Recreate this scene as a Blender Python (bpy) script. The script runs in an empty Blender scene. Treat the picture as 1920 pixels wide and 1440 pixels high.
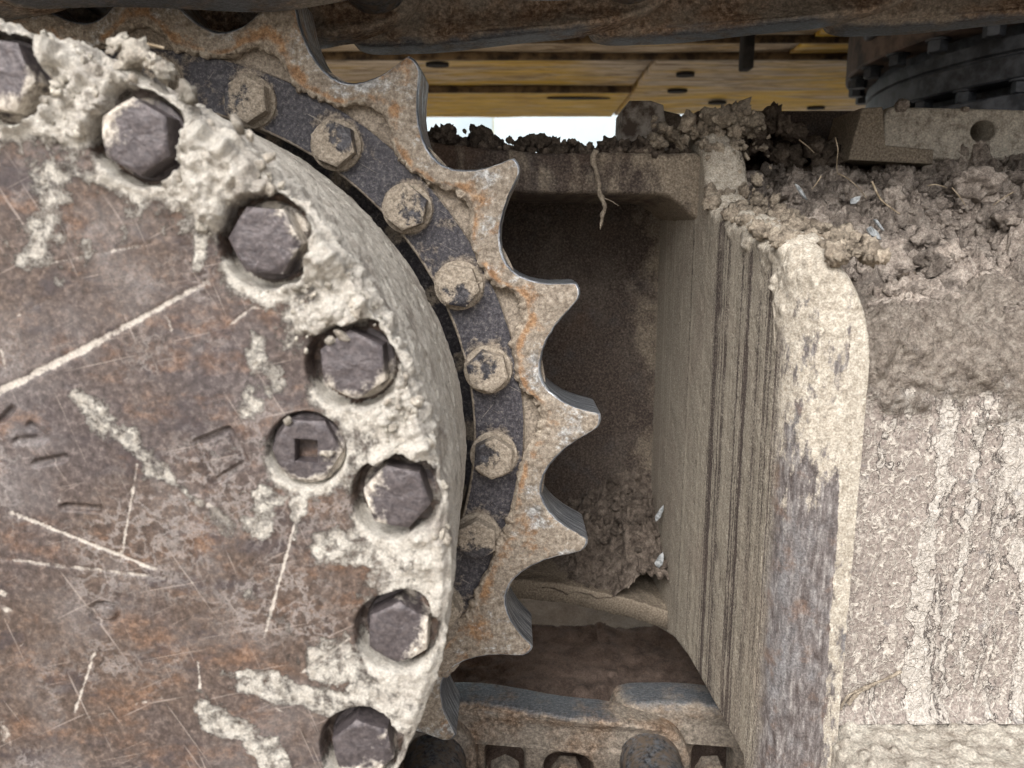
import bpy, bmesh, math, random
import numpy as np
from mathutils import Matrix, Vector

rng = random.Random(7)
R = math.radians
scene = bpy.context.scene

# ------------------------------------------------------------------ camera, sky, sun, exposure
H = 0.60                      # camera height above the ground
PITCH = R(10.5)
F = 1450.0                    # focal length in pixels of the 1920 wide photograph
cam_data = bpy.data.cameras.new('camera')
cam_data.sensor_width = 36.0
cam_data.lens = F / 1920 * 36.0
cam_data.clip_start = 0.01
cam_data.clip_end = 500
cam_data.dof.use_dof = True
cam_data.dof.focus_distance = 0.60
cam_data.dof.aperture_fstop = 11.0
cam = bpy.data.objects.new('camera', cam_data)
scene.collection.objects.link(cam)
cam.location = (0, 0, H)
cam.rotation_euler = (R(90) - PITCH, 0, 0)
scene.camera = cam

SUN_DIR = Vector((-0.30, -0.95, 0.90)).normalized()      # towards the sun
world = bpy.data.worlds.new('World')
scene.world = world
world.use_nodes = True
wn = world.node_tree
wn.nodes.clear()
sky = wn.nodes.new('ShaderNodeTexSky')
sky.sky_type = 'NISHITA'
sky.sun_disc = False
sky.sun_elevation = math.asin(SUN_DIR.z)
sky.sun_rotation = math.atan2(SUN_DIR.x, SUN_DIR.y)
sky.air_density = 1.0
sky.dust_density = 4.0
sky.ozone_density = 1.0
hs = wn.nodes.new('ShaderNodeHueSaturation')             # overcast: nearly grey
hs.inputs['Saturation'].default_value = 0.40
bg = wn.nodes.new('ShaderNodeBackground')
bg.inputs['Strength'].default_value = 0.09
wo = wn.nodes.new('ShaderNodeOutputWorld')
wn.links.new(sky.outputs[0], hs.inputs['Color'])
wn.links.new(hs.outputs[0], bg.inputs['Color'])
wn.links.new(bg.outputs[0], wo.inputs['Surface'])

sd = bpy.data.lights.new('sun', 'SUN')
sd.energy = 1.5
sd.angle = R(35)
sd.color = (1.0, 0.985, 0.965)
sun = bpy.data.objects.new('sun', sd)
scene.collection.objects.link(sun)
sun.rotation_euler = SUN_DIR.to_track_quat('Z', 'Y').to_euler()

scene.view_settings.view_transform = 'Standard'
scene.view_settings.look = 'None'
scene.view_settings.gamma = 1.0
scene.view_settings.use_curve_mapping = False
scene.view_settings.exposure = 1.15
scene.cycles.max_bounces = 6
scene.cycles.diffuse_bounces = 3
scene.cycles.glossy_bounces = 2

# ------------------------------------------------------------------ helpers
COS, SIN = math.cos(PITCH), math.sin(PITCH)


def at(px, py, Y):
    """world point seen at photo pixel (px,py) at distance Y in front of the camera"""
    k = (py - 720) / F
    d = Y / (COS - k * SIN)
    return Vector(((px - 960) / F * d, Y, H - d * (SIN + k * COS)))


def hash3(ix, iy, iz, seed):
    h = (ix.astype(np.uint32) * np.uint32(374761393) + iy.astype(np.uint32) * np.uint32(668265263)
         + iz.astype(np.uint32) * np.uint32(2147483647) + np.uint32(seed * 974711 + 1013))
    h = (h ^ (h >> np.uint32(13))) * np.uint32(1274126177)
    h = (h ^ (h >> np.uint32(16))) * np.uint32(2246822519)
    h = h ^ (h >> np.uint32(15))
    return (h & np.uint32(0xFFFFFF)).astype(np.float32) / np.float32(0xFFFFFF)


def vnoise(p, seed=0):
    p = p.astype(np.float32)
    fl = np.floor(p)
    i = fl.astype(np.int64)
    f = p - fl
    u = f * f * f * (f * (f * 6 - 15) + 10)
    r = 0
    for a in (0, 1):
        wx = u[..., 0] if a else 1 - u[..., 0]
        for b in (0, 1):
            wy = u[..., 1] if b else 1 - u[..., 1]
            for c in (0, 1):
                wz = u[..., 2] if c else 1 - u[..., 2]
                r = r + hash3(i[..., 0] + a, i[..., 1] + b, i[..., 2] + c, seed) * wx * wy * wz
    return r * 2 - 1


def fbm(p, scale, octaves=4, seed=0, gain=0.5):
    r = 0; a = 1.0; t = 0
    for o in range(octaves):
        r = r + a * vnoise(p * scale + 17.3 * o, seed + o)
        t += a; a *= gain; scale *= 2.03
    return r / t * 1.6


def cells(p, scale, seed=0, dims=3, density=1.0):
    """distance to nearest feature point (cell units) and a random value of that cell"""
    q = (p * scale).astype(np.float32)
    fl = np.floor(q); i = fl.astype(np.int64); f = q - fl
    best = np.full(q.shape[:-1], 9.0, np.float32); rid = np.zeros_like(best)
    zs = (-1, 0, 1) if dims == 3 else (0,)
    for a in (-1, 0, 1):
        for b in (-1, 0, 1):
            for c in zs:
                x, y, z = i[..., 0] + a, i[..., 1] + b, i[..., 2] + c
                if dims == 2: z = z * 0
                d = (a + hash3(x, y, z, seed) - f[..., 0]) ** 2 + (b + hash3(x, y, z, seed + 1) - f[..., 1]) ** 2
                if dims == 3: d = d + (c + hash3(x, y, z, seed + 2) - f[..., 2]) ** 2
                h = hash3(x, y, z, seed + 3)
                if density < 1: d = np.where(h < density, d, 9.0)
                m = d < best
                best = np.where(m, d, best); rid = np.where(m, h, rid)
    return np.sqrt(best), rid


def sstep(a, b, x):
    t = np.clip((x - a) / (b - a), 0, 1)
    return t * t * (3 - 2 * t)


def clods(p, scale, seed=0, dims=3, density=0.8, rad=0.62):
    """rounded lumps, 0..1, irregular"""
    w = p + 0.25 / scale * np.stack([vnoise(p * scale * 1.7, seed + 50), vnoise(p * scale * 1.7, seed + 51),
                                     vnoise(p * scale * 1.7, seed + 52)], -1)
    d, h = cells(w, scale, seed, dims, density)
    rr = rad * (0.55 + 0.6 * (h / density))
    return np.sqrt(np.clip(1 - (d / rr) ** 2, 0, 1)) * (0.4 + 0.6 * h / density)


def sub(o, parent, loc):
    scene.collection.objects.link(o); o.parent = parent; o.location = loc
    return o


def link(o, parent=None):
    scene.collection.objects.link(o)
    if parent is not None:
        o.parent = parent
        o.matrix_parent_inverse = Matrix.Translation(-parent.location)
    return o


def thing(name, label, cat, loc, group=None):
    o = bpy.data.objects.new(name, None)
    o.empty_display_size = 0.02
    o.location = loc
    scene.collection.objects.link(o)
    return tag(o, label, cat, group)


def tag(o, label, cat, group=None):
    o['label'] = label
    o['category'] = cat
    if group: o['group'] = group
    return o


def mesh_np(name, V, Q, mat=None, attrs=None, smooth=True, sharp=None):
    """V (n,3), Q list/array of quads or tris"""
    me = bpy.data.meshes.new(name)
    V = np.asarray(V, np.float32).reshape(-1, 3)
    Q = np.asarray(Q, np.int32)
    k = Q.shape[1]
    me.vertices.add(len(V)); me.vertices.foreach_set('co', V.ravel())
    me.loops.add(Q.size); me.loops.foreach_set('vertex_index', Q.ravel())
    me.polygons.add(len(Q))
    me.polygons.foreach_set('loop_start', np.arange(0, Q.size, k, dtype=np.int32))
    me.polygons.foreach_set('use_smooth', np.full(len(Q), smooth))
    me.update(calc_edges=True)
    if attrs:
        for n, a in attrs.items():
            at_ = me.attributes.new(n, 'FLOAT', 'POINT')
            at_.data.foreach_set('value', np.asarray(a, np.float32).ravel())
    if mat: me.materials.append(mat)
    if sharp: me.set_sharp_from_angle(angle=R(sharp))
    return me


def grid_faces(nu, nv, wu=False, wv=False):
    i = np.arange(nu if wu else nu - 1); j = np.arange(nv if wv else nv - 1)
    I, J = np.meshgrid(i, j, indexing='ij')
    I2, J2 = (I + 1) % nu, (J + 1) % nv
    return np.stack([I * nv + J, I2 * nv + J, I2 * nv + J2, I * nv + J2], -1).reshape(-1, 4)


def grid_obj(name, P, mat, parent=None, attrs=None, wu=False, wv=False, keep=None, sharp=None):
    nu, nv = P.shape[:2]
    Q = grid_faces(nu, nv, wu, wv)
    V = P.reshape(-1, 3)
    if keep is not None:                       # keep: bool per vertex, face kept when all four are kept
        Q = Q[keep.ravel()[Q].all(1)]
        used = np.unique(Q); mp = np.zeros(len(V), np.int32); mp[used] = np.arange(len(used))
        V = V[used]; Q = mp[Q]
        if attrs: attrs = {n: a.ravel()[used] for n, a in attrs.items()}
    o = bpy.data.objects.new(name, mesh_np(name, V, Q, mat, attrs, sharp=sharp))
    return link(o, parent)


def vertex_normals(P, wu=False):
    du = np.gradient(P, axis=0) if not wu else (np.roll(P, -1, 0) - np.roll(P, 1, 0))
    dv = np.gradient(P, axis=1)
    n = np.cross(du, dv)
    return n / (np.linalg.norm(n, axis=-1, keepdims=True) + 1e-12)


def plane_axes(name, shape, verts, mat, parent=None):
    pass


def box_mesh(name, lo, hi, mat, bev=0.002, seg=2):
    bm = bmesh.new()
    bmesh.ops.create_cube(bm, size=1)
    lo, hi = Vector(lo), Vector(hi)
    for v in bm.verts:
        v.co = Vector([(lo[i] + hi[i]) / 2 + v.co[i] * (hi[i] - lo[i]) for i in range(3)])
    if bev > 0:
        bmesh.ops.bevel(bm, geom=bm.edges[:], offset=bev, segments=seg, affect='EDGES', profile=0.5)
    me = bpy.data.meshes.new(name)
    bm.to_mesh(me); bm.free()
    if mat: me.materials.append(mat)
    me.polygons.foreach_set('use_smooth', [True] * len(me.polygons))
    me.set_sharp_from_angle(angle=R(50))
    return me


def box(name, lo, hi, mat, parent=None, bev=0.002, seg=2):
    return link(bpy.data.objects.new(name, box_mesh(name, lo, hi, mat, bev, seg)), parent)


def curve_solid(name, loops, depth, bevel, mat, res=2):
    """closed 2-D outlines (first outer, the rest holes) in x,z extruded along y, centred on y=0"""
    cu = bpy.data.curves.new(name, 'CURVE')
    cu.dimensions = '2D'; cu.fill_mode = 'BOTH'
    cu.extrude = depth / 2 - bevel; cu.bevel_depth = bevel; cu.bevel_resolution = res; cu.offset = -bevel
    for lp in loops:
        sp = cu.splines.new('POLY'); sp.points.add(len(lp) - 1)
        for p, (x, y) in zip(sp.points, lp): p.co = (x, y, 0, 1)
        sp.use_cyclic_u = True
    ob = bpy.data.objects.new(name, cu); scene.collection.objects.link(ob)
    dg = bpy.context.evaluated_depsgraph_get()
    me = bpy.data.meshes.new_from_object(ob.evaluated_get(dg))
    bpy.data.objects.remove(ob); bpy.data.curves.remove(cu)
    me.name = name
    n = len(me.vertices); co = np.empty(n * 3, np.float32); me.vertices.foreach_get('co', co)
    co = co.reshape(-1, 3)[:, [0, 2, 1]]; me.vertices.foreach_set('co', np.ascontiguousarray(co).ravel())
    bm = bmesh.new(); bm.from_mesh(me)
    bmesh.ops.remove_doubles(bm, verts=bm.verts, dist=1e-6)
    bmesh.ops.recalc_face_normals(bm, faces=bm.faces); bm.to_mesh(me); bm.free()
    me.materials.clear(); me.materials.append(mat)
    me.polygons.foreach_set('use_smooth', [True] * len(me.polygons))
    me.set_sharp_from_angle(angle=R(45))
    return me


def rrect(cx, cy, w, h, r, n=5):
    pts = []
    for qx, qy, a0 in ((1, 1, 0), (-1, 1, 90), (-1, -1, 180), (1, -1, 270)):
        for i in range(n + 1):
            a = R(a0 + 90 * i / n)
            pts.append((cx + qx * (w / 2 - r) + r * math.cos(a), cy + qy * (h / 2 - r) + r * math.sin(a)))
    return pts


def catmull(pts, n=8, closed=False):
    pts = [np.array(p, float) for p in pts]; out = []
    m = len(pts)
    for i in range(m if closed else m - 1):
        if closed: p0, p1, p2, p3 = pts[i - 1], pts[i], pts[(i + 1) % m], pts[(i + 2) % m]
        else: p0, p1, p2, p3 = pts[max(i - 1, 0)], pts[i], pts[i + 1], pts[min(i + 2, m - 1)]
        for k in range(n):
            t = k / n
            out.append(0.5 * (2 * p1 + (p2 - p0) * t + (2 * p0 - 5 * p1 + 4 * p2 - p3) * t * t + (3 * p1 - p0 - 3 * p2 + p3) * t ** 3))
    if not closed: out.append(pts[-1])
    return np.array(out)


def tube_mesh(name, pts, rad, mat, n=8, lump=0.0, seed=0):
    pts = np.asarray(pts, float); m = len(pts)
    rad = np.broadcast_to(np.asarray(rad, float), (m,))
    t = np.gradient(pts, axis=0); t /= np.linalg.norm(t, axis=1, keepdims=True) + 1e-12
    up = np.array([0.31, 0.52, 0.79]); a = np.cross(t, up); a /= np.linalg.norm(a, axis=1, keepdims=True); b = np.cross(t, a)
    ang = np.linspace(0, 2 * np.pi, n, endpoint=False)
    P = pts[:, None] + rad[:, None, None] * (np.cos(ang)[None, :, None] * a[:, None] + np.sin(ang)[None, :, None] * b[:, None])
    if lump:
        N = (P - pts[:, None]); N /= np.linalg.norm(N, axis=-1, keepdims=True)
        P = P + N * (fbm(P, 260, 3, seed) * lump)[..., None]
    Q = grid_faces(m, n, False, True)
    V = P.reshape(-1, 3)
    V = np.concatenate([V, pts[:1], pts[-1:]])
    cap = []
    for j in range(n):
        cap.append((j, (j + 1) % n, m * n, m * n)); cap.append(((m - 1) * n + (j + 1) % n, (m - 1) * n + j, m * n + 1, m * n + 1))
    me = bpy.data.meshes.new(name)
    faces = [tuple(q) for q in Q] + [c[:3] for c in cap]
    me.from_pydata([tuple(v) for v in V], [], faces); me.update()
    me.polygons.foreach_set('use_smooth', [True] * len(me.polygons))
    me.materials.append(mat)
    return me


# ------------------------------------------------------------------ materials
class NT:
    def __init__(s, name):
        s.m = bpy.data.materials.new(name); s.m.use_nodes = True
        s.t = s.m.node_tree; s.t.nodes.clear()
        s.out = s.t.nodes.new('ShaderNodeOutputMaterial')
        s.b = s.t.nodes.new('ShaderNodeBsdfPrincipled')
        s.t.links.new(s.b.outputs[0], s.out.inputs[0])
        tc = s.t.nodes.new('ShaderNodeTexCoord'); s.co = tc.outputs['Object']
        s.b.inputs['Specular IOR Level'].default_value = 0.25

    def set(s, sock, v):
        if hasattr(v, 'is_linked') or hasattr(v, 'node'): s.t.links.new(v, sock)
        elif isinstance(v, (tuple, list)) and len(v) == 3 and sock.type == 'RGBA': sock.default_value = (*v, 1)
        else: sock.default_value = v

    def vec(s, scale=(1, 1, 1), rnd=False, warp=None, wscale=60, wamt=0.003):
        n = s.t.nodes.new('ShaderNodeMapping'); n.inputs['Scale'].default_value = scale
        s.t.links.new(s.co, n.inputs['Vector'])
        v = n.outputs[0]
        if rnd:
            oi = s.t.nodes.new('ShaderNodeObjectInfo')
            k = s.t.nodes.new('ShaderNodeVectorMath'); k.operation = 'MULTIPLY_ADD'
            cx = s.t.nodes.new('ShaderNodeCombineXYZ')
            for q in range(3): s.t.links.new(oi.outputs['Random'], cx.inputs[q])
            s.t.links.new(cx.outputs[0], k.inputs[0]); k.inputs[1].default_value = (3.1, 7.7, 5.3); s.t.links.new(v, k.inputs[2])
            v = k.outputs[0]
        if warp:
            nz = s.t.nodes.new('ShaderNodeTexNoise'); nz.inputs['Scale'].default_value = wscale; nz.inputs['Detail'].default_value = 3
            s.t.links.new(s.co, nz.inputs['Vector'])
            k = s.t.nodes.new('ShaderNodeVectorMath'); k.operation = 'MULTIPLY_ADD'
            s.t.links.new(nz.outputs['Color'], k.inputs[0]); k.inputs[1].default_value = (wamt,) * 3; s.t.links.new(v, k.inputs[2])
            v = k.outputs[0]
        return v

    def turn(s, ang, scale, off=0.0):
        a = s.t.nodes.new('ShaderNodeMapping'); a.inputs['Rotation'].default_value = (0, ang, 0)
        b = s.t.nodes.new('ShaderNodeMapping'); b.inputs['Scale'].default_value = scale; b.inputs['Location'].default_value = (off, 0, off)
        s.t.links.new(s.co, a.inputs['Vector']); s.t.links.new(a.outputs[0], b.inputs['Vector'])
        return b.outputs[0]

    def noise(s, scale, detail=6, rough=0.6, v=None, dist=0):
        n = s.t.nodes.new('ShaderNodeTexNoise')
        n.inputs['Scale'].default_value = scale; n.inputs['Detail'].default_value = detail
        n.inputs['Roughness'].default_value = rough; n.inputs['Distortion'].default_value = dist
        s.t.links.new(v if v is not None else s.co, n.inputs['Vector'])
        return n.outputs['Fac']

    def vor(s, scale, v=None, feature='F1', out='Distance'):
        n = s.t.nodes.new('ShaderNodeTexVoronoi'); n.feature = feature; n.inputs['Scale'].default_value = scale
        s.t.links.new(v if v is not None else s.co, n.inputs['Vector'])
        return n.outputs[out]

    def ramp(s, fac, stops, interp='LINEAR'):
        n = s.t.nodes.new('ShaderNodeValToRGB'); n.color_ramp.interpolation = interp
        if isinstance(stops[0][1], tuple): stops = [(0.5 + (p - 0.5) * 0.55, c) for p, c in stops]
        e = n.color_ramp.elements
        while len(e) < len(stops): e.new(0.5)
        for q, (p, c) in zip(e, stops):
            q.position = p
            q.color = (c, c, c, 1) if isinstance(c, (int, float)) else (*c, 1)
        s.t.links.new(fac, n.inputs[0])
        return n.outputs[0]

    def mix(s, fac, a, b, mode='MIX'):
        n = s.t.nodes.new('ShaderNodeMix'); n.data_type = 'RGBA'; n.blend_type = mode
        s.set(n.inputs['Factor'], fac); s.set(n.inputs['A'], a) if False else None
        s.set(n.inputs[6], a); s.set(n.inputs[7], b)
        return n.outputs[2]

    def math(s, op, a, b=0.0, clamp=False):
        n = s.t.nodes.new('ShaderNodeMath'); n.operation = op; n.use_clamp = clamp
        s.set(n.inputs[0], a); s.set(n.inputs[1], b)
        return n.outputs[0]

    def attr(s, name):
        n = s.t.nodes.new('ShaderNodeAttribute'); n.attribute_name = name
        return n.outputs['Fac']

    def ridge(s, f, width):
        """thin lines where noise crosses 0.5"""
        a = s.math('ABSOLUTE', s.math('SUBTRACT', f, 0.5))
        return s.ramp(a, [(0.0, 1.0), (width, 0.0)])

    def bump(s, h, strength=0.5, dist=0.001, prev=None):
        n = s.t.nodes.new('ShaderNodeBump'); n.inputs['Strength'].default_value = strength; n.inputs['Distance'].default_value = dist
        s.t.links.new(h, n.inputs['Height'])
        if prev is not None: s.t.links.new(prev, n.inputs['Normal'])
        return n.outputs[0]

    def done(s, color, rough=0.8, metal=0.0, normal=None, spec=None, grain=None, rnd=False):
        if grain:                                     # sand-fine speckle
            g = s.noise(grain[0], 3, 0.7, s.vec(rnd=True) if rnd else None)
            color = s.mix(1.0, color, s.ramp(g, [(0.36, 1 - grain[1]), (0.5, 1.0), (0.66, 1 + grain[1] * 1.3)]), 'MULTIPLY')
            normal = s.bump(g, 0.5, 0.6 / grain[0], normal)
        s.set(s.b.inputs['Base Color'], color); s.set(s.b.inputs['Roughness'], rough); s.set(s.b.inputs['Metallic'], metal)
        if normal is not None: s.t.links.new(normal, s.b.inputs['Normal'])
        if spec is not None: s.b.inputs['Specular IOR Level'].default_value = spec
        return s.m


MUD_PALE = (0.69, 0.65, 0.58)
MUD_TAN = (0.36, 0.30, 0.235)
SOIL = (0.235, 0.19, 0.155)


def m_cover():
    s = NT('cover_steel_rust_and_dry_mud')
    n2 = s.noise(150, 6, 0.72); n3 = s.noise(11, 4, 0.55); n1 = s.noise(60, 6, 0.68, s.vec((0.6, 1, 1.0)))
    fine = s.noise(300, 5, 0.70)
    grey = s.ramp(fine, [(0.15, (0.038, 0.030, 0.030)), (0.5, (0.080, 0.065, 0.065)), (0.85, (0.18, 0.155, 0.152))])
    brown = s.ramp(fine, [(0.15, (0.036, 0.025, 0.020)), (0.5, (0.085, 0.060, 0.048)), (0.85, (0.19, 0.14, 0.112))])
    base = s.mix(s.ramp(n3, [(0.32, 0.15), (0.52, 1.0)]), grey, brown)
    rust = s.ramp(fine, [(0.3, (0.10, 0.050, 0.027)), (0.7, (0.25, 0.135, 0.075))])
    base = s.mix(s.ramp(n1, [(0.52, 0.0), (0.67, 0.55)]), base, rust)
    base = s.mix(s.ramp(s.noise(45, 6, 0.7, s.vec((0.7, 1, 1.2))), [(0.36, 0.7), (0.46, 0.0)]), base, (0.046, 0.036, 0.039))
    base = s.mix(s.ramp(s.noise(20, 6, 0.72), [(0.50, 0), (0.68, 0.30)]), base, (0.26, 0.24, 0.235))
    # chalky worn veins in a few areas
    vein = s.ridge(s.noise(95, 5, 0.65, s.vec(warp=1, wscale=70, wamt=0.008)), 0.05)
    hz = s.math('MULTIPLY', s.ramp(s.noise(16, 4, 0.6), [(0.46, 0.05), (0.58, 1)]), vein)
    base = s.mix(s.math('MULTIPLY', hz, 0.45), base, (0.40, 0.365, 0.345))
    sc = None
    for ang, sd_ in ((0.45, 0.0), (-1.05, 3.0), (1.9, 7.0), (0.2, 11.0)):
        q = s.ramp(s.noise(1.0, 2, 0.5, s.turn(ang, (18, 1, 620), sd_)), [(0.70, 0), (0.76, 1)])
        sc = q if sc is None else s.math('MAXIMUM', sc, q)
    base = s.mix(s.math('MULTIPLY', sc, 0.5), base, (0.40, 0.34, 0.30))
    mudc = s.ramp(s.noise(190, 6, 0.76), [(0.14, (0.28, 0.245, 0.205)), (0.34, (0.54, 0.495, 0.43)), (0.56, MUD_PALE)])
    mudc = s.mix(s.ramp(s.noise(33, 5, 0.62), [(0.53, 0), (0.68, 0.8)]), mudc, s.ramp(n2, [(0.3, (0.17, 0.135, 0.12)), (0.7, (0.44, 0.39, 0.335))]))
    mud = s.attr('mud'); scr = s.attr('scratch')
    n5 = s.noise(110, 7, 0.78, s.vec(warp=1, wscale=90, wamt=0.006))
    mk = s.ramp(s.math('ADD', mud, s.math('MULTIPLY', s.math('SUBTRACT', n5, 0.5), 1.7)), [(0.38, 0), (0.62, 1)])
    col = s.mix(mk, base, mudc)
    sk = s.ramp(s.math('ADD', scr, s.math('MULTIPLY', s.math('SUBTRACT', s.noise(260, 5, 0.75), 0.5), 2.2)), [(0.40, 0), (0.85, 1)])
    col = s.mix(s.math('MULTIPLY', sk, 0.8), col, (0.56, 0.51, 0.45))
    nb = s.bump(n2, 0.4, 0.0010); nb = s.bump(s.math('MULTIPLY', mk, s.noise(260, 6, 0.75)), 0.9, 0.0040, nb)
    rg = s.mix(mk, s.ramp(n1, [(0.4, 0.42), (0.7, 0.75)]), (0.95,) * 3)
    return s.done(col, rg, 0.0, nb, 0.4, grain=(1000, 0.20))


def m_mud(name, a, b, c, sc=90, bump=0.9):
    s = NT(name)
    n1 = s.noise(sc, 8, 0.7); n2 = s.noise(sc * 0.22, 4, 0.6); n3 = s.noise(sc * 7, 4, 0.7)
    col = s.ramp(n1, [(0.22, c), (0.46, b), (0.72, a)])
    tint = s.attr('tint')
    col = s.mix(1.0, col, s.ramp(tint, [(0.0, 1.0), (0.001, 0.50), (0.5, 0.95), (1.0, 1.4)]), 'MULTIPLY')
    col = s.mix(s.ramp(n2, [(0.35, 0.0), (0.7, 0.75)]), col, s.ramp(n1, [(0.3, b), (0.7, a)]))
    col = s.mix(s.ramp(n3, [(0.62, 0), (0.76, 0.55)]), col, tuple(min(1, x * 1.5) for x in a))
    col = s.mix(s.ramp(n3, [(0.26, 0.6), (0.40, 0)]), col, tuple(x * 0.35 for x in c))
    nb = s.bump(n3, bump, 0.0012); nb = s.bump(n1, bump, 0.003, nb)
    return s.done(col, 0.95, 0.0, nb, 0.15, grain=(620, 0.29))


def m_sprocket():
    s = NT('sprocket_rusty_cast_steel')
    n1 = s.noise(48, 6, 0.66); n2 = s.noise(230, 5, 0.70); n3 = s.noise(24, 4, 0.6)
    tan = s.ramp(n2, [(0.12, (0.13, 0.105, 0.082)), (0.45, (0.27, 0.225, 0.178)), (0.85, (0.46, 0.405, 0.335))])
    orange = s.ramp(n2, [(0.2, (0.17, 0.09, 0.045)), (0.5, (0.32, 0.18, 0.09)), (0.8, (0.46, 0.30, 0.17))])
    inner = s.attr('inner')
    ok = s.ramp(s.math('ADD', s.math('MULTIPLY', inner, 0.15), n1), [(0.56, 0), (0.68, 0.9)])
    col = s.mix(ok, tan, orange)
    grey = s.ramp(n2, [(0.2, (0.16, 0.16, 0.16)), (0.5, (0.33, 0.335, 0.335)), (0.8, (0.66, 0.675, 0.68))])
    gk = s.ramp(s.math('ADD', s.math('SUBTRACT', s.noise(42, 7, 0.74, s.vec((1, 1, 1.3))), s.math('MULTIPLY', inner, 0.08)), s.math('MULTIPLY', s.math('SUBTRACT', n2, 0.5), 0.3)), [(0.52, 0), (0.64, 0.85)])
    col = s.mix(gk, col, grey)
    mud = s.attr('mud')
    mk = s.ramp(s.math('ADD', mud, s.math('MULTIPLY', s.math('SUBTRACT', n1, 0.5), 1.3)), [(0.36, 0), (0.62, 1)])
    col = s.mix(mk, col, s.ramp(n2, [(0.25, (0.16, 0.125, 0.095)), (0.5, (0.30, 0.25, 0.195)), (0.75, (0.46, 0.395, 0.315))]))
    pol = s.attr('polish')
    st = s.noise(1.0, 3, 0.6, s.vec((36, 520, 36)))
    pk = s.ramp(s.math('ADD', pol, s.math('MULTIPLY', s.math('SUBTRACT', st, 0.5), 0.8)), [(0.38, 0), (0.60, 1)])
    steel = s.ramp(st, [(0.2, (0.08, 0.095, 0.12)), (0.5, (0.30, 0.33, 0.38)), (0.75, (0.74, 0.77, 0.80))])
    col = s.mix(pk, col, steel)
    nb = s.bump(n2, 0.7, 0.0016)
    rg = s.mix(pk, s.mix(gk, (0.9,) * 3, (0.45,) * 3), (0.30,) * 3)
    mt = s.math('MAXIMUM', s.math('MULTIPLY', pk, 0.7), s.math('MULTIPLY', gk, 0.2))
    return s.done(col, rg, mt, nb, 0.4, grain=(640, 0.20))


def m_ring():
    s = NT('ring_dark_paint_with_dust')
    n1 = s.noise(70, 7, 0.68); n2 = s.noise(330, 5, 0.75); n3 = s.noise(24, 5, 0.6); n4 = s.noise(900, 2, 0.6)
    dark = s.ramp(n2, [(0.3, (0.026, 0.024, 0.030)), (0.55, (0.062, 0.058, 0.068)), (0.8, (0.16, 0.15, 0.145))])
    dust = s.ramp(n2, [(0.3, (0.20, 0.165, 0.13)), (0.7, (0.37, 0.315, 0.255))])
    mud = s.attr('mud')
    f = s.math('ADD', mud, s.math('MULTIPLY', s.math('SUBTRACT', n1, 0.5), 1.5))
    f = s.math('ADD', f, s.math('MULTIPLY', s.math('SUBTRACT', n2, 0.5), 0.9))
    mk = s.ramp(f, [(0.40, 0), (0.72, 1)])
    sp = s.ramp(n4, [(0.66, 0), (0.74, 0.7)])
    col = s.mix(mk, s.mix(sp, dark, (0.30, 0.27, 0.23)), dust)
    sc = None
    for ang, sd_ in ((0.9, 0.0), (-0.5, 3.0)):
        q = s.ramp(s.noise(1.0, 2, 0.5, s.turn(ang, (25, 1, 700), sd_)), [(0.72, 0), (0.77, 1)])
        sc = q if sc is None else s.math('MAXIMUM', sc, q)
    col = s.mix(s.math('MULTIPLY', sc, 0.6), col, (0.4, 0.36, 0.31))
    nb = s.bump(n2, 0.6, 0.0006); nb = s.bump(s.math('MULTIPLY', mk, n1), 0.5, 0.0016, nb)
    return s.done(col, s.mix(mk, (0.5,) * 3, (0.95,) * 3), 0, nb, 0.35, grain=(640, 0.24))


def m_bolt(name, dark_lo, dark_hi, dust_lo, dust_hi, lo, hi, sc=90, gr=0.22):
    """head with patches of dust: lo/hi are the ramp limits of the dust noise"""
    s = NT(name)
    v = s.vec(rnd=True)
    n1 = s.noise(sc, 6, 0.62, v); n2 = s.noise(380, 4, 0.7, v); n3 = s.noise(900, 2, 0.6, v)
    dark = s.ramp(n2, [(0.3, dark_lo), (0.7, dark_hi)])
    dust = s.ramp(n2, [(0.3, dust_lo), (0.7, dust_hi)])
    f = s.math('ADD', n1, s.math('MULTIPLY', s.math('SUBTRACT', s.attr('mud'), 0.5), 0.5))
    mk = s.ramp(s.math('ADD', f, s.math('MULTIPLY', s.math('SUBTRACT', n2, 0.5), 0.25)), [(lo, 0), (hi, 1)])
    col = s.mix(mk, dark, dust)
    nb = s.bump(n2, 0.5, 0.0007); nb = s.bump(mk, 0.45, 0.0012, nb)
    return s.done(col, s.mix(mk, (0.42,) * 3, (0.95,) * 3), s.math('MULTIPLY', s.math('SUBTRACT', 1.0, mk), 0.25), nb, 0.45, grain=(700, gr), rnd=True)


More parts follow.
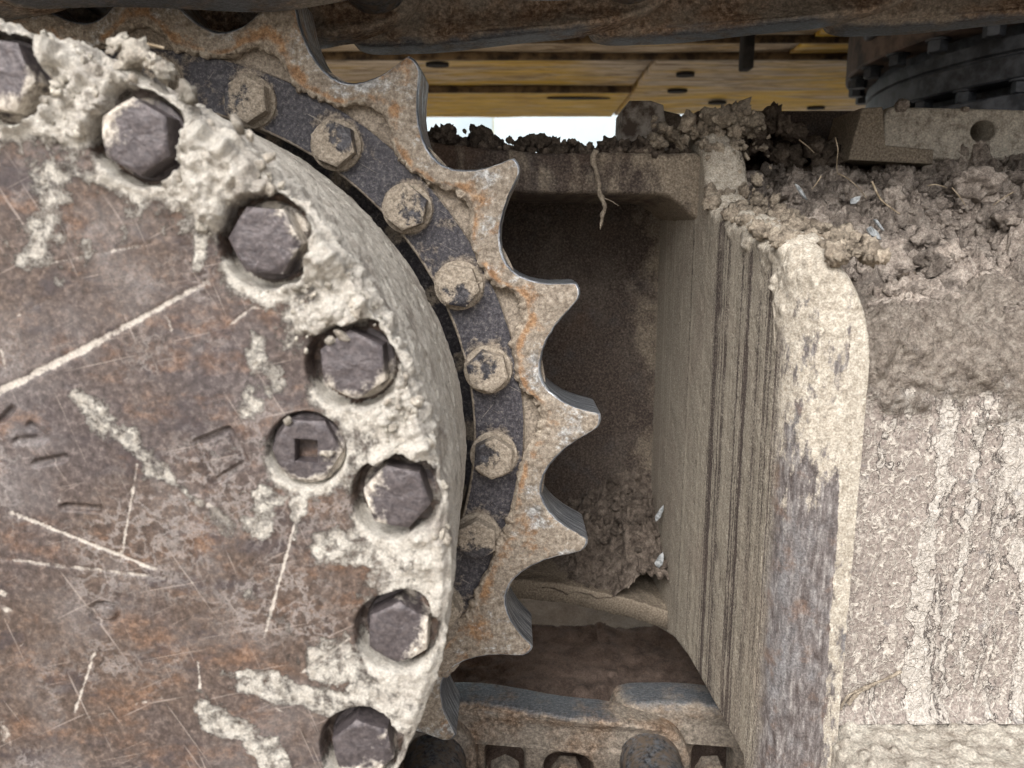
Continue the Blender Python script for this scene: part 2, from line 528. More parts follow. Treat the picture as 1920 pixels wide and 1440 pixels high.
def m_wall():
    s = NT('frame_wall_dusty_streaked_steel')
    v1 = s.vec((1.0, 1.0, 0.006)); v2 = s.vec((1, 1, 0.07)); v3 = s.vec((1, 1, 0.0045))
    a = s.noise(300, 3, 0.6, v1); b = s.noise(55, 5, 0.70, s.vec((1, 1, 0.010))); g = s.noise(620, 4, 0.75); n1 = s.noise(60, 5, 0.6, v2); big = s.noise(9, 4, 0.55)
    dust = s.ramp(g, [(0.2, (0.21, 0.18, 0.142)), (0.5, (0.34, 0.30, 0.245)), (0.8, (0.50, 0.455, 0.38))])
    dark = s.ramp(g, [(0.3, (0.055, 0.043, 0.039)), (0.7, (0.15, 0.12, 0.105))])
    f = s.math('ADD', s.math('MULTIPLY', a, 0.26), s.math('ADD', s.math('MULTIPLY', b, 0.60), s.math('MULTIPLY', s.noise(48, 5, 0.6, s.vec((1, 1, 0.018))), 0.26)))
    f = s.math('ADD', f, s.math('MULTIPLY', s.math('SUBTRACT', g, 0.5), 0.22))
    f = s.math('ADD', f, s.math('MULTIPLY', s.math('SUBTRACT', s.attr('mud'), 0.5), 0.42))
    mk = s.ramp(f, [(0.505, 0), (0.575, 1)])
    col = s.mix(mk, dark, dust)
    lt = s.ramp(s.noise(170, 3, 0.5, v3), [(0.565, 0), (0.61, 1)])
    col = s.mix(s.math('MULTIPLY', lt, s.ramp(s.attr('mud'), [(0.3, 0.2), (0.6, 0.75)])), col, (0.45, 0.40, 0.325))
    col = s.mix(s.ramp(big, [(0.5, 0), (0.75, 0.35)]), col, (0.24, 0.175, 0.145))
    # worn, grey-blue front bend
    w = s.attr('wear')
    wc = s.ramp(s.noise(330, 6, 0.72, s.vec((1, 1, 0.22))), [(0.20, (0.065, 0.052, 0.048)), (0.5, (0.135, 0.118, 0.114)), (0.80, (0.30, 0.28, 0.265))])
    wc = s.mix(s.ramp(s.noise(28, 5, 0.65, s.vec((1, 1, 0.35))), [(0.52, 0), (0.64, 0.5)]), wc, s.ramp(g, [(0.3, (0.14, 0.145, 0.155)), (0.7, (0.33, 0.335, 0.345))]))
    wc = s.mix(s.ramp(s.noise(60, 5, 0.6), [(0.55, 0), (0.68, 0.5)]), wc, (0.17, 0.10, 0.065))
    pale = s.ramp(s.noise(240, 8, 0.78), [(0.2, (0.25, 0.215, 0.17)), (0.48, (0.42, 0.375, 0.31)), (0.75, (0.58, 0.535, 0.46))])
    pk = s.ramp(s.math('ADD', s.attr('pale'), s.math('MULTIPLY', s.math('SUBTRACT', s.noise(85, 9, 0.75, s.vec((1, 1, 0.4))), 0.5), 2.2)), [(0.42, 0), (0.58, 1)])
    wc = s.mix(pk, wc, pale)
    col = s.mix(w, col, wc)
    nb = s.bump(g, 0.7, 0.0007); nb = s.bump(mk, 0.3, 0.0005, nb)
    return s.done(col, s.mix(w, (0.92,) * 3, s.mix(pk, (0.42,) * 3, (0.95,) * 3)), 0, nb, 0.3, grain=(750, 0.27))


def m_recess():
    s = NT('frame_recess_dark_brown_dusty_steel')
    n1 = s.noise(30, 6, 0.65); n2 = s.noise(480, 5, 0.75); n3 = s.noise(11, 4, 0.6)
    col = s.ramp(n2, [(0.25, (0.032, 0.024, 0.020)), (0.5, (0.066, 0.050, 0.042)), (0.78, (0.15, 0.12, 0.098))])
    col = s.mix(s.ramp(n1, [(0.52, 0), (0.72, 0.55)]), col, (0.075, 0.076, 0.082))
    col = s.mix(s.ramp(n3, [(0.52, 0), (0.72, 0.5)]), col, (0.14, 0.082, 0.052))
    col = s.mix(s.ramp(s.noise(18, 7, 0.75, s.vec((1, 1, 0.6))), [(0.50, 0), (0.64, 0.55)]), col, s.ramp(n2, [(0.3, (0.075, 0.062, 0.053)), (0.7, (0.16, 0.135, 0.112))]))
    mk = s.ramp(s.math('ADD', s.attr('mud'), s.math('MULTIPLY', s.math('SUBTRACT', n1, 0.5), 1.0)), [(0.35, 0), (0.75, 1)])
    col = s.mix(mk, col, s.ramp(n2, [(0.3, (0.15, 0.12, 0.09)), (0.7, (0.31, 0.26, 0.20))]))
    nb = s.bump(n2, 0.7, 0.0008)
    return s.done(col, 0.85, 0, nb, 0.3, grain=(520, 0.24))


def m_outer():
    s = NT('outer_plate_wrinkled_dry_mud')
    vw = s.vec((1, 1, 0.7), warp=1, wscale=130, wamt=0.007)
    worm = s.ridge(s.noise(120, 2, 0.5, vw), 0.050); worm2 = s.ridge(s.noise(230, 2, 0.5, vw), 0.040)
    g = s.noise(420, 4, 0.75)
    base = s.ramp(g, [(0.2, (0.155, 0.128, 0.115)), (0.5, (0.27, 0.23, 0.205)), (0.8, (0.40, 0.355, 0.315))])
    pale = s.ramp(g, [(0.25, (0.46, 0.415, 0.36)), (0.7, (0.64, 0.59, 0.525))])
    wk = s.math('MAXIMUM', s.math('MULTIPLY', worm, 0.9), s.math('MULTIPLY', worm2, 0.6))
    col = s.mix(wk, base, pale)
    # vertical drips of paler mud, each outlined by a thin dark shrinkage line
    vd = s.vec((1, 0.3, 0.05), warp=1, wscale=75, wamt=0.013)
    dn = s.math('ADD', s.noise(66, 4, 0.58, vd), s.math('MULTIPLY', s.math('SUBTRACT', s.attr('band'), 0.60), 0.24))
    band = s.ramp(dn, [(0.48, 0), (0.53, 1)])
    bc = s.ramp(g, [(0.2, (0.41, 0.375, 0.33)), (0.5, (0.53, 0.495, 0.445)), (0.8, (0.62, 0.585, 0.54))])
    bc = s.mix(s.math('MULTIPLY', wk, 0.6), bc, (0.29, 0.25, 0.215))
    col = s.mix(s.math('MULTIPLY', band, 0.72), col, bc)
    e = s.math('ABSOLUTE', s.math('SUBTRACT', dn, 0.492))
    crack = s.math('MULTIPLY', s.ramp(e, [(0.0, 1.0), (0.011, 0.0)]), s.ramp(s.noise(35, 3, 0.5), [(0.44, 0.15), (0.54, 1)]))
    col = s.mix(s.math('MULTIPLY', crack, 0.75), col, (0.085, 0.07, 0.07))
    col = s.mix(s.ramp(s.noise(80, 6, 0.7), [(0.60, 0), (0.70, 0.6)]), col, (0.17, 0.165, 0.175))
    sk = s.ramp(s.math('ADD', s.attr('soil'), s.math('MULTIPLY', s.math('SUBTRACT', s.noise(70, 7, 0.75), 0.5), 1.5)), [(0.35, 0), (0.65, 1)])
    col = s.mix(sk, col, s.ramp(s.noise(170, 6, 0.76), [(0.15, (0.12, 0.096, 0.08)), (0.46, (0.30, 0.255, 0.215)), (0.8, (0.48, 0.425, 0.365))]))
    hgt = s.math('SUBTRACT', s.math('ADD', s.math('MULTIPLY', wk, 0.5), s.math('MULTIPLY', band, 0.6)), crack)
    nb = s.bump(hgt, 0.9, 0.0018); nb = s.bump(s.math('MULTIPLY', sk, s.noise(200, 6, 0.75)), 0.9, 0.004, nb)
    return s.done(col, 0.93, 0, nb, 0.2, grain=(800, 0.16))


def m_chain(name='chain_rusty_steel', dim=1.0):
    s = NT(name)
    v = s.vec(rnd=True)
    n1 = s.noise(38, 6, 0.65, v); n2 = s.noise(240, 5, 0.72, v); n3 = s.noise(17, 4, 0.6, v)
    d = dim
    col = s.ramp(n2, [(0.3, (0.09 * d, 0.06 * d, 0.042 * d)), (0.52, (0.22 * d, 0.15 * d, 0.10 * d)), (0.75, (0.42 * d, 0.32 * d, 0.24 * d))])
    col = s.mix(s.ramp(n1, [(0.52, 0), (0.68, 0.7)]), col, (0.25 * d, 0.155 * d, 0.095 * d))
    col = s.mix(s.ramp(n3, [(0.42, 0), (0.58, 0.85)]), col, s.ramp(n2, [(0.2, (0.15 * d, 0.13 * d, 0.108 * d)), (0.8, (0.37 * d, 0.325 * d, 0.27 * d))]))
    g = s.t.nodes.new('ShaderNodeSeparateXYZ'); s.t.links.new(s.co, g.inputs[0])
    st = s.noise(1.0, 5, 0.75, s.vec((260, 700, 700)))
    top = s.ramp(s.math('ADD', s.math('MULTIPLY', s.math('SUBTRACT', g.outputs[2], 0.0415), 90.0), s.math('MULTIPLY', s.math('SUBTRACT', n1, 0.5), 1.4)), [(0.15, 0), (0.5, 1)])
    pol = s.ramp(st, [(0.2, (0.05, 0.057, 0.068)), (0.5, (0.105, 0.118, 0.135)), (0.85, (0.24, 0.26, 0.285))])
    col = s.mix(s.math('MULTIPLY', top, 0.9), col, pol)
    nb = s.bump(n2, 0.8, 0.0014); nb = s.bump(n1, 0.6, 0.003, nb)
    return s.done(col, s.mix(top, (0.85,) * 3, (0.45,) * 3), s.math('MULTIPLY', top, 0.3), nb, 0.3, grain=(560, 0.24), rnd=True)


def m_pin():
    s = NT('pin_end_polished_steel')
    n = s.noise(90, 5, 0.7, s.vec(rnd=True)); st = s.noise(240, 4, 0.7)
    col = s.mix(s.ramp(n, [(0.42, 0), (0.60, 0.9)]), s.ramp(st, [(0.3, (0.03, 0.035, 0.045)), (0.7, (0.20, 0.215, 0.235))]), (0.21, 0.165, 0.125))
    return s.done(col, 0.45, 0.4, s.bump(n, 0.4, 0.001), 0.4)


def m_yellow():
    s = NT('deck_yellow_paint_grimy')
    v = s.vec((0.35, 1.6, 1.0)); n1 = s.noise(7, 6, 0.65, v, 0.6); n2 = s.noise(22, 6, 0.7, v, 0.8); n3 = s.noise(3.0, 4, 0.6, s.vec((0.7, 1, 1)))
    yel = s.ramp(n2, [(0.3, (0.50, 0.29, 0.03)), (0.7, (0.78, 0.52, 0.07))])
    gr = s.ramp(n2, [(0.3, (0.22, 0.155, 0.095)), (0.5, (0.52, 0.41, 0.28)), (0.75, (0.72, 0.62, 0.49))])
    k = s.ramp(s.math('ADD', n1, s.math('MULTIPLY', s.math('SUBTRACT', s.attr('grime'), 0.5), 0.5)), [(0.42, 0), (0.64, 1)])
    col = s.mix(k, yel, gr)
    col = s.mix(s.ramp(s.noise(11, 6, 0.7, s.vec((0.3, 2.2, 1))), [(0.57, 0), (0.68, 0.75)]), col, (0.10, 0.065, 0.035))
    col = s.mix(s.ramp(s.noise(30, 6, 0.7, s.vec((0.25, 2.6, 1))), [(0.54, 0), (0.64, 0.65)]), col, (0.66, 0.58, 0.47))
    return s.done(col, 0.7, 0, s.bump(n2, 0.3, 0.004), 0.3)


def m_simple(name, lo, hi, sc=60, rough=0.8, metal=0.0, bump=0.4, dist=0.001, det=5):
    s = NT(name)
    v = s.vec(rnd=True); n = s.noise(sc, det, 0.65, v)
    return s.done(s.ramp(n, [(0.3, lo), (0.7, hi)]), rough, metal, s.bump(n, bump, dist), 0.3)


MAT = dict(
    cover=m_cover(), sprocket=m_sprocket(), ring=m_ring(), wall=m_wall(), recess=m_recess(), outer=m_outer(),
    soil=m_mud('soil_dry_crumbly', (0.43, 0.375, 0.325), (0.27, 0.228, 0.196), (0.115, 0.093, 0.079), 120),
    soil_dark=m_mud('soil_dark_shaded', (0.185, 0.15, 0.12), (0.105, 0.083, 0.066), (0.05, 0.039, 0.031), 120),  # darker copy of dry soil: shade put into colour, also for dark clods
    soil_mid=m_mud('soil_brown_crumbly', (0.22, 0.182, 0.15), (0.125, 0.10, 0.082), (0.052, 0.041, 0.034), 120),  # recess copy of the dry soil, darkened for the shade in there
    soil_pale=m_mud('mud_pale_dry', (0.58, 0.54, 0.465), (0.45, 0.405, 0.345), (0.24, 0.205, 0.168), 110),
    mud_tan=m_mud('mud_tan_dry', (0.42, 0.36, 0.285), (0.30, 0.25, 0.195), (0.15, 0.12, 0.092), 110),
    mud_brown=m_mud('mud_brown_shoe', (0.20, 0.15, 0.125), (0.135, 0.10, 0.083), (0.065, 0.047, 0.038), 45, 0.6),
    chain=m_chain(), pin=m_pin(), yellow=m_yellow(),
    cbolt=m_bolt('cover_bolt_steel', (0.062, 0.053, 0.056), (0.118, 0.10, 0.101), (0.40, 0.35, 0.295), (0.60, 0.55, 0.48), 0.60, 0.74, 75, 0.12),
    sbolt=m_bolt('sprocket_bolt_dusty_steel', (0.03, 0.029, 0.036), (0.10, 0.095, 0.10), (0.235, 0.195, 0.15), (0.42, 0.36, 0.29), 0.36, 0.45, 80),
    slew=m_simple('slew_ring_dark_grease', (0.010, 0.012, 0.015), (0.05, 0.054, 0.062), 30, 0.5, 0.0, 0.2, 0.003),
    slew_brown=m_simple('slew_flange_brown', (0.02, 0.015, 0.013), (0.12, 0.082, 0.062), 18, 0.7, 0.0, 0.2, 0.003),
    white=m_simple('white_cladding', (0.42, 0.50, 0.54), (0.46, 0.535, 0.57), 3, 0.6, 0, 0.02),
    seam=m_simple('seam_yellowed', (0.42, 0.40, 0.28), (0.55, 0.52, 0.38), 3, 0.8, 0, 0.02),
    straw=m_simple('straw_dry', (0.22, 0.17, 0.11), (0.45, 0.37, 0.27), 200, 0.85),
    shard=m_simple('shard_pale_plastic', (0.13, 0.14, 0.145), (0.42, 0.44, 0.45), 260, 0.4, 0, 0.6),
    lug=m_simple('lug_worn_steel', (0.10, 0.075, 0.06), (0.42, 0.38, 0.34), 70, 0.7, 0.1, 0.6),
    seam_dark=m_simple('seam_dark_brown', (0.04, 0.027, 0.016), (0.20, 0.135, 0.07), 25, 0.8),
    black=m_simple('hole_and_pipe_black', (0.012, 0.011, 0.010), (0.03, 0.027, 0.025), 40, 0.9),
    ground=m_mud('ground_trodden_earth', (0.42, 0.37, 0.315), (0.34, 0.30, 0.25), (0.22, 0.19, 0.155), 30, 0.6),
)

# ------------------------------------------------------------------ ground and the wall far behind
def build_ground():
    xs = np.concatenate([[-300, -60, -12, -4], np.linspace(-1.6, 2.2, 150), [5, 14, 60, 300]])
    ys = np.concatenate([[-300, -60, -12, -3], np.linspace(-0.6, 3.2, 150), [6, 14, 60, 300]])
    X, Y = np.meshgrid(xs, ys, indexing='ij')
    P = np.stack([X, Y, np.zeros_like(X)], -1)
    near = np.exp(-((X - 0.2) ** 2 + (Y - 1.2) ** 2) / 3.0)
    P[..., 2] = (fbm(P, 3.0, 4, 3) * 0.03 + fbm(P, 22, 3, 9) * 0.008) * near - 0.012
    o = grid_obj('ground', P, MAT['ground'])
    o['kind'] = 'structure'


build_ground()

wall = thing('white_wall', 'white clad wall showing as a bright strip behind the dark machine', 'wall', (-0.3, 9.0, 0))
seamx = at(925, 240, 9.0).x
for i in range(-3, 4):
    x0 = seamx + 2.4 * i
    box('panel', (x0 + 0.008, 9.0, 0.0), (x0 + 2.392, 9.06, 3.4), MAT['white'], wall, 0.004, 1)
    box('seam_strip', (x0 - 0.02, 9.015, 0.0), (x0 + 0.02, 9.05, 3.4), MAT['seam'], wall, 0.0)

# ------------------------------------------------------------------ final drive housing (the big round cover)
C = Vector((-0.2748, 0.583, H - 0.1477))        # sprocket axis, tooth plane
Y0 = 0.343                                       # front face of the cover
BOLT_ANG = [74.2, 58.6, 41.3, 24.5, 8.0, -9.4, -26.0]
step = (360 - (74.2 + 26.0)) / 15
BOLT_ANG += [-26.0 - step * k for k in range(1, 15)]
BR = 0.2238
PLUG = (0.1883 * math.cos(R(16.4)), 0.1883 * math.sin(R(16.4)))


def cov(px, py):
    p = at(px, py, Y0)
    return (p.x - C.x, p.z - C.z)


def seg_dist(X, Z, a, b):
    a, b = np.array(a), np.array(b)
    d = b - a; L = (d ** 2).sum()
    t = np.clip(((X - a[0]) * d[0] + (Z - a[1]) * d[1]) / L, 0, 1)
    return np.hypot(X - a[0] - t * d[0], Z - a[1] - t * d[1]), t


drive = thing('final_drive_housing', 'big round muddy final drive cover with a ring of sunken hex bolts', 'gear housing', (C.x, 0.45, C.z - 0.25))


def build_cover():
    th = np.concatenate([np.radians(np.linspace(-58, 104, 800)), np.radians(np.linspace(104, 302, 62)[1:-1])])
    r = np.concatenate([np.arange(0.0, 0.05, 0.006), np.arange(0.05, 0.09, 0.0014), np.arange(0.09, 0.2395, 0.00085)])
    n_face = len(r)
    a = np.linspace(0, np.pi / 2, 7)[1:]
    rs = 0.2395 + 0.004 * np.sin(a); ys = Y0 + 0.004 - 0.004 * np.cos(a)
    yb = np.arange(Y0 + 0.006, 0.552, 0.0016)
    rb = 0.2435 - 0.004 * sstep(0.36, 0.55, yb)
    rr = np.concatenate([r, rs, rb, [0.236, 0.222, 0.218, 0.218]])
    yy = np.concatenate([np.full(len(r), Y0), ys, yb, [0.5545, 0.556, 0.560, 0.66]])
    nr_ = np.concatenate([np.zeros(len(r)), np.sin(a), np.ones(len(rb)), [0.7, 0, 1, 1]])
    T, RR = np.meshgrid(th, rr, indexing='ij')
    YY = np.broadcast_to(yy, T.shape).copy(); NR = np.broadcast_to(nr_, T.shape)
    X = RR * np.cos(T); Z = RR * np.sin(T)
    p = np.stack([X, YY, Z], -1)
    tdeg = np.degrees((T + np.pi) % (2 * np.pi) - np.pi)
    front = 1 - sstep(0.35, 0.9, NR)
    nlow = fbm(p, 22, 4, 11); nmid = fbm(p, 70, 4, 21); nfin = fbm(p, 240, 3, 31)
    # where the crust starts (radius) for each direction
    edge = np.interp(tdeg, [-180, -60, -26, -10, 2, 10, 20, 33, 45, 60, 75, 110, 180], [0.240, 0.239, 0.236, 0.236, 0.231, 0.217, 0.211, 0.216, 0.208, 0.201, 0.200, 0.21, 0.24])
    cr = sstep(-0.006, 0.012, RR - edge + nlow * 0.010 + nmid * 0.005)
    thick = np.interp(tdeg, [-180, -30, -5, 8, 20, 40, 60, 110, 180], [0.001, 0.0012, 0.0018, 0.0040, 0.0045, 0.0055, 0.006, 0.006, 0.001])
    lumps = clods(p, 80, 41, 3, 0.75) * 0.5 + clods(p, 170, 61, 3, 0.75) * 0.35 + clods(p, 340, 65, 3, 0.7) * 0.18
    mudh = cr * thick * (0.55 + 0.95 * lumps + 0.8 * nmid + 0.45 * nfin) * (front + NR * 0.0)
    barrel = sstep(0.5, 1.0, NR)
    # crust spills over the shoulder on the upper rim, thin skin with pits on the barrel
    spill = np.exp(-np.clip(YY - Y0, 0, 1) / 0.035) * np.interp(tdeg, [-180, 0, 20, 110, 180], [0.0, 0.3, 1, 1, 0.0])
    pits = clods(p, 120, 81, 3, 0.25) * 0.0016
    mudb = barrel * (0.0012 + 0.0008 * nlow + 0.0007 * nmid + 0.00025 * nfin + spill * (0.0065 * lumps + 0.003 * nmid) - pits)
    edge2 = np.interp(tdeg, [-180, -60, -40, -26, -12, 0, 12, 20, 30, 45, 75, 110, 180], [0.24, 0.236, 0.220, 0.210, 0.212, 0.203, 0.200, 0.204, 0.206, 0.196, 0.190, 0.20, 0.24])
    thin = sstep(-0.012, 0.022, RR - edge2 + nlow * 0.012 + nmid * 0.006) * front
    mud = np.clip(np.maximum(cr * front, thin * 0.68) + barrel, 0, 1)
    d = np.zeros_like(X)                     # depth pushed back from the front face
    # mud patches that belong to the photograph: streaks of chalky mud on the plate
    patch = np.zeros_like(X)
    for (x0, y0, x1, y1, w, am) in ((140, 740, 300, 880, 16, .75), (300, 880, 430, 990, 10, .6), (380, 1320, 520, 1430, 22, 1.0), (450, 1275, 700, 1330, 20, .9),
                                    (600, 1240, 780, 1290, 34, .95), (490, 640, 470, 760, 18, .6), (560, 600, 500, 720, 22, .5), (120, 330, 70, 480, 30, .62), (160, 470, 120, 520, 26, .5), (270, 360, 220, 470, 12, .45), (30, 220, 100, 330, 16, .45), (300, 200, 290, 210, 8, .2),
                                    (600, 1030, 760, 1050, 26, .75), (500, 930, 490, 980, 22, .9), (560, 950, 555, 1010, 12, .9), (690, 880, 820, 810, 30, .8), (660, 790, 700, 860, 26, .8),
                                    (600, 740, 640, 790, 16, .6), (470, 1110, 560, 1200, 18, .45), (700, 1090, 830, 1060, 14, .7), (640, 1230, 800, 1330, 26, .7), (380, 420, 370, 500, 8, .8), (400, 850, 450, 830, 12, .4)):
        dd, t = seg_dist(X, Z, cov(x0, y0), cov(x1, y1))
        w *= 0.00023
        patch = np.maximum(patch, am * (1 - sstep(0, w * 2.6, dd + w * (1.1 * nmid + 0.5 * nfin))))
    patch *= front
    mud = np.maximum(mud, np.minimum(patch * 0.9, 0.60))
    d -= patch * 0.0007 * (1 + nmid)
    d -= mudh + thin * 0.0010 * (0.6 + lumps + nmid)
    # scratches
    scr = np.zeros_like(X)
    for (x0, y0, x1, y1, w, am) in ((-20, 745, 200, 633, 9, .9), (200, 633, 390, 528, 7, .85), (-20, 945, 290, 1068, 5, 1.0), (-20, 1045, 325, 1086, 5, .6), (562, 950, 495, 1195, 4, 1.0), (655, 1197, 565, 1262, 4, 1.0),
                                    (257, 870, 225, 1055, 4, .8), (180, 1212, 140, 1335, 3.5, .9), (370, 1240, 375, 1290, 3.5, .9), (-5, 1090, 18, 1165, 5, .8), (-5, 1350, 55, 1440, 6, .8), (60, 500, 290, 455, 2.5, .6),
                                    (430, 610, 475, 575, 3, .7), (475, 575, 540, 592, 3, .6), (390, 945, 425, 978, 5, .8), (0, 640, 10, 700, 3, .5), (640, 1170, 700, 1110, 2.5, .4), (150, 1350, 330, 1300, 2, .4), (20, 1240, 60, 1180, 2.5, .5),
                                    (440, 1290, 560, 1350, 2, .5), (300, 560, 330, 640, 2, .4), (75, 1000, 120, 920, 3, .4), (500, 1085, 540, 1105, 2.5, .5), (330, 990, 370, 1130, 1.8, .35), (90, 560, 20, 600, 2, .45)):
        dd, t = seg_dist(X, Z, cov(x0, y0), cov(x1, y1))
        w = max(w * 0.00023, 0.00085)
        scr = np.maximum(scr, am * (1 - sstep(w * 0.4, w * 1.3, dd + w * 0.3 * nfin)) * (0.55 + 0.45 * np.sin(np.pi * np.clip(t, 0.02, 0.98)) ** 0.4))
    scr *= front
    d += scr * 0.0005
    # stamped marks
    st = np.zeros_like(X)
    for (x0, y0, x1, y1) in ((-10, 800, 22, 768), (55, 797, 84, 822), (84, 822, 32, 826), (68, 868, 122, 858), (122, 950, 185, 955),
                             (368, 830, 428, 806), (428, 806, 462, 868), (462, 868, 400, 905), (400, 905, 368, 830)):
        dd, t = seg_dist(X, Z, cov(x0, y0), cov(x1, y1))
        st = np.maximum(st, 1 - sstep(0.0009, 0.0023, dd))
    ox, oz = cov(198, 1150)
    st = np.maximum(st, 1 - sstep(0.0006, 0.0016, np.abs(np.hypot((X - ox) / 1.35, Z - oz) - 0.0048)))
    d += st * front * 0.0024
    qx, qz = cov(415, 855)
    d += (1 - sstep(0.008, 0.011, np.hypot(X - qx, Z - qz))) * 0.0006 * front
    # counterbores and their dusty lips, painted paler below where light from above falls
    lip = np.zeros_like(X); bore = np.zeros_like(X)
    for k, ad in enumerate(BOLT_ANG):
        bx, bz = BR * math.cos(R(ad)), BR * math.sin(R(ad))
        q = np.hypot(X - bx, Z - bz)
        w = np.hypot(X - bx, Z - bz) + 0.0008 * nmid + cr * (0.0016 * nmid + 0.0010 * nfin + 0.0012)
        b = (1 - sstep(0.0198, 0.0216, w)) * front
        bore = np.maximum(bore, b)
        side = np.clip(0.55 - (Z - bz) / 0.03 + (X - bx) / 0.05, 0.15, 1.0)
        lip = np.maximum(lip, np.exp(-np.clip(q - 0.0210, 0, 1) / 0.0065) * side * (q > 0.019))
    q = np.hypot(X - PLUG[0], Z - PLUG[1])
    pb = 1 - sstep(0.0170, 0.0186, q)
    lip = np.maximum(lip, np.exp(-np.clip(q - 0.0178, 0, 1) / 0.005) * np.clip(0.5 - (Z - PLUG[1]) / 0.03, 0.2, 1) * (q > 0.0165))
    d = d * (1 - bore) * (1 - pb) + bore * (0.0135 - 0.0040 * np.clip(nlow, -1, 1) - 0.003 * cr) + pb * 0.0075
    mud = np.maximum(mud * (1 - 0.6 * bore), lip * front * 1.5 * (0.9 + 0.35 * nlow))
    mud = np.clip(np.maximum(mud, bore * (0.10 + 0.35 * nlow)), 0, 1)
    d += front * (nlow * 0.0005 + nfin * 0.00008)
    YY = YY + d * front
    rad = RR + mudb + np.where((NR > 0.05) & (NR < 0.95), mudh * 0.5, 0)
    P = np.stack([C.x + rad * np.cos(T), YY, C.z + rad * np.sin(T)], -1)
    crust = ((cr * front > 0.55) & (bore < 0.3)) | (NR > 0.9)
    nu, nv = T.shape
    Q = grid_faces(nu, nv, True, False)
    cq = crust.ravel()[Q].sum(1) >= 3
    for name, sel in (('cover_plate', ~cq), ('mud_crust', cq)):
        q = Q[sel]
        used = np.unique(q); mp = np.zeros(nu * nv, np.int32); mp[used] = np.arange(len(used))
        me = mesh_np(name, P.reshape(-1, 3)[used], mp[q], MAT['cover'], {'mud': mud.ravel()[used], 'scratch': scr.ravel()[used]})
        o = link(bpy.data.objects.new(name, me), drive)
        if name == 'mud_crust': o['label'] = 'pale dry mud caked on the rim and side of the round cover'


build_cover()


def bolt_mesh(name, rc, h, mat, washer=None, seed=0, socket=0.0, amp=0.00025, na=96):
    """hex head along -Y, seat at y=0"""
    ph = np.linspace(0, 2 * np.pi, na, endpoint=False)
    af = rc * math.cos(R(30))
    rh = af / np.cos((ph % R(60)) - R(30))
    rows = []
    if washer:
        rows += [(np.full(na, washer), np.zeros(na)), (np.full(na, washer), np.full(na, -0.0022)), (np.full(na, washer - 0.0007), np.full(na, -0.003))]
        z0 = 0.003
    else:
        z0 = 0.0

    def ht(rho): return h - np.clip(rho - af * 0.93, 0, 1) * 0.62
    rows += [(rh + 0.0002, np.full(na, -z0)), (rh, -(ht(rh) - 0.0025)), (rh, -(ht(rh) - 0.0006)), (rh * 0.985, -ht(rh * 0.985))]
    for f_ in (0.95, 0.90, 0.84, 0.76, 0.66, 0.55):
        rows.append((rh * f_, -ht(rh * f_)))
    if socket:
        sq = socket / np.maximum(np.abs(np.cos(ph)), np.abs(np.sin(ph)))
        rows = rows[:-2]
        rows += [(sq * 1.06, np.full(na, -h)), (sq, np.full(na, -h + 0.0005)), (sq * 0.98, np.full(na, -h + 0.0085)), (sq * 0.4, np.full(na, -h + 0.0095)), (sq * 0.01, np.full(na, -h + 0.0095))]
    else:
        for f_ in (0.42, 0.28, 0.14, 0.01): rows.append((af * f_ * np.ones(na), np.full(na, -h)))
    rr = np.array([a for a, b in rows]).T; yy = np.array([b for a, b in rows]).T
    P = np.stack([rr * np.cos(ph)[:, None], yy, rr * np.sin(ph)[:, None]], -1)
    off = np.array([seed * 3.7, seed * 1.3, -seed * 2.1])
    nz = fbm(P + off, 160, 4, seed + 5)
    P = P + np.stack([0 * nz, -nz * amp * 2.0, 0 * nz], -1)
    mud = np.clip(0.5 + 0.30 * (rr / rc - 0.6) + 0.45 * (math.sin(seed * 2.4) * P[..., 0] + math.cos(seed * 2.4) * P[..., 2]) / rc, 0, 1)
    return mesh_np(name, P.reshape(-1, 3), grid_faces(*P.shape[:2], True, False), mat, {'mud': mud}, sharp=28)


cb = [bolt_mesh('bolt', 0.0160, 0.0165, MAT['cbolt'], 0.0174, s_, amp=0.0003) for s_ in (1, 2, 3)]
for k, ad in enumerate(BOLT_ANG):
    o = bpy.data.objects.new('bolt', cb[k % 3])
    link(o, drive)
    o.location = (C.x + BR * math.cos(R(ad)), Y0 + (0.0118 if k < 3 else 0.0135), C.z + BR * math.sin(R(ad)))
    o.rotation_euler = (R(rng.uniform(-1.5, 1.5)), R([8, 30, 4, 26, 12, 33, 20][k] if k < 7 else rng.uniform(0, 60)), R(rng.uniform(-1.5, 1.5)))
pl = bpy.data.objects.new('drain_plug', bolt_mesh('drain_plug', 0.0163, 0.008, MAT['cbolt'], 0.0168, 9, socket=0.0052))
link(pl, drive)
pl.location = (C.x + PLUG[0], Y0 + 0.0072, C.z + PLUG[1]); pl.rotation_euler = (0, R(3), 0)
pl['label'] = 'round plug with a square key hole in the cover'
print('cover done')

# ------------------------------------------------------------------ sprocket
spr = thing('sprocket', 'rusty toothed drive sprocket ring with worn shiny tooth flanks', 'sprocket', (C.x, 0.613, C.z - 0.34))
NTEETH = 21
PER = 360 / NTEETH
TIP0 = 1.4                              # angle of the tooth that points right
prof = [(8.6, .3014), (7.6, .3026), (6.4, .3062), (5.3, .3118), (4.4, .3185), (3.7, .3262), (3.15, .3350), (2.85, .3415), (2.60, .3450), (1.9, .3456), (1.25, .3446), (0.75, .3425),
        (0.2, .3375), (-0.8, .3275), (-2.0, .3185), (-3.4, .3110), (-4.9, .3056), (-6.4, .3024), (-7.6, .3012)]
pa = np.array([p[0] for p in prof][::-1]); pr = np.array([p[1] for p in prof][::-1])
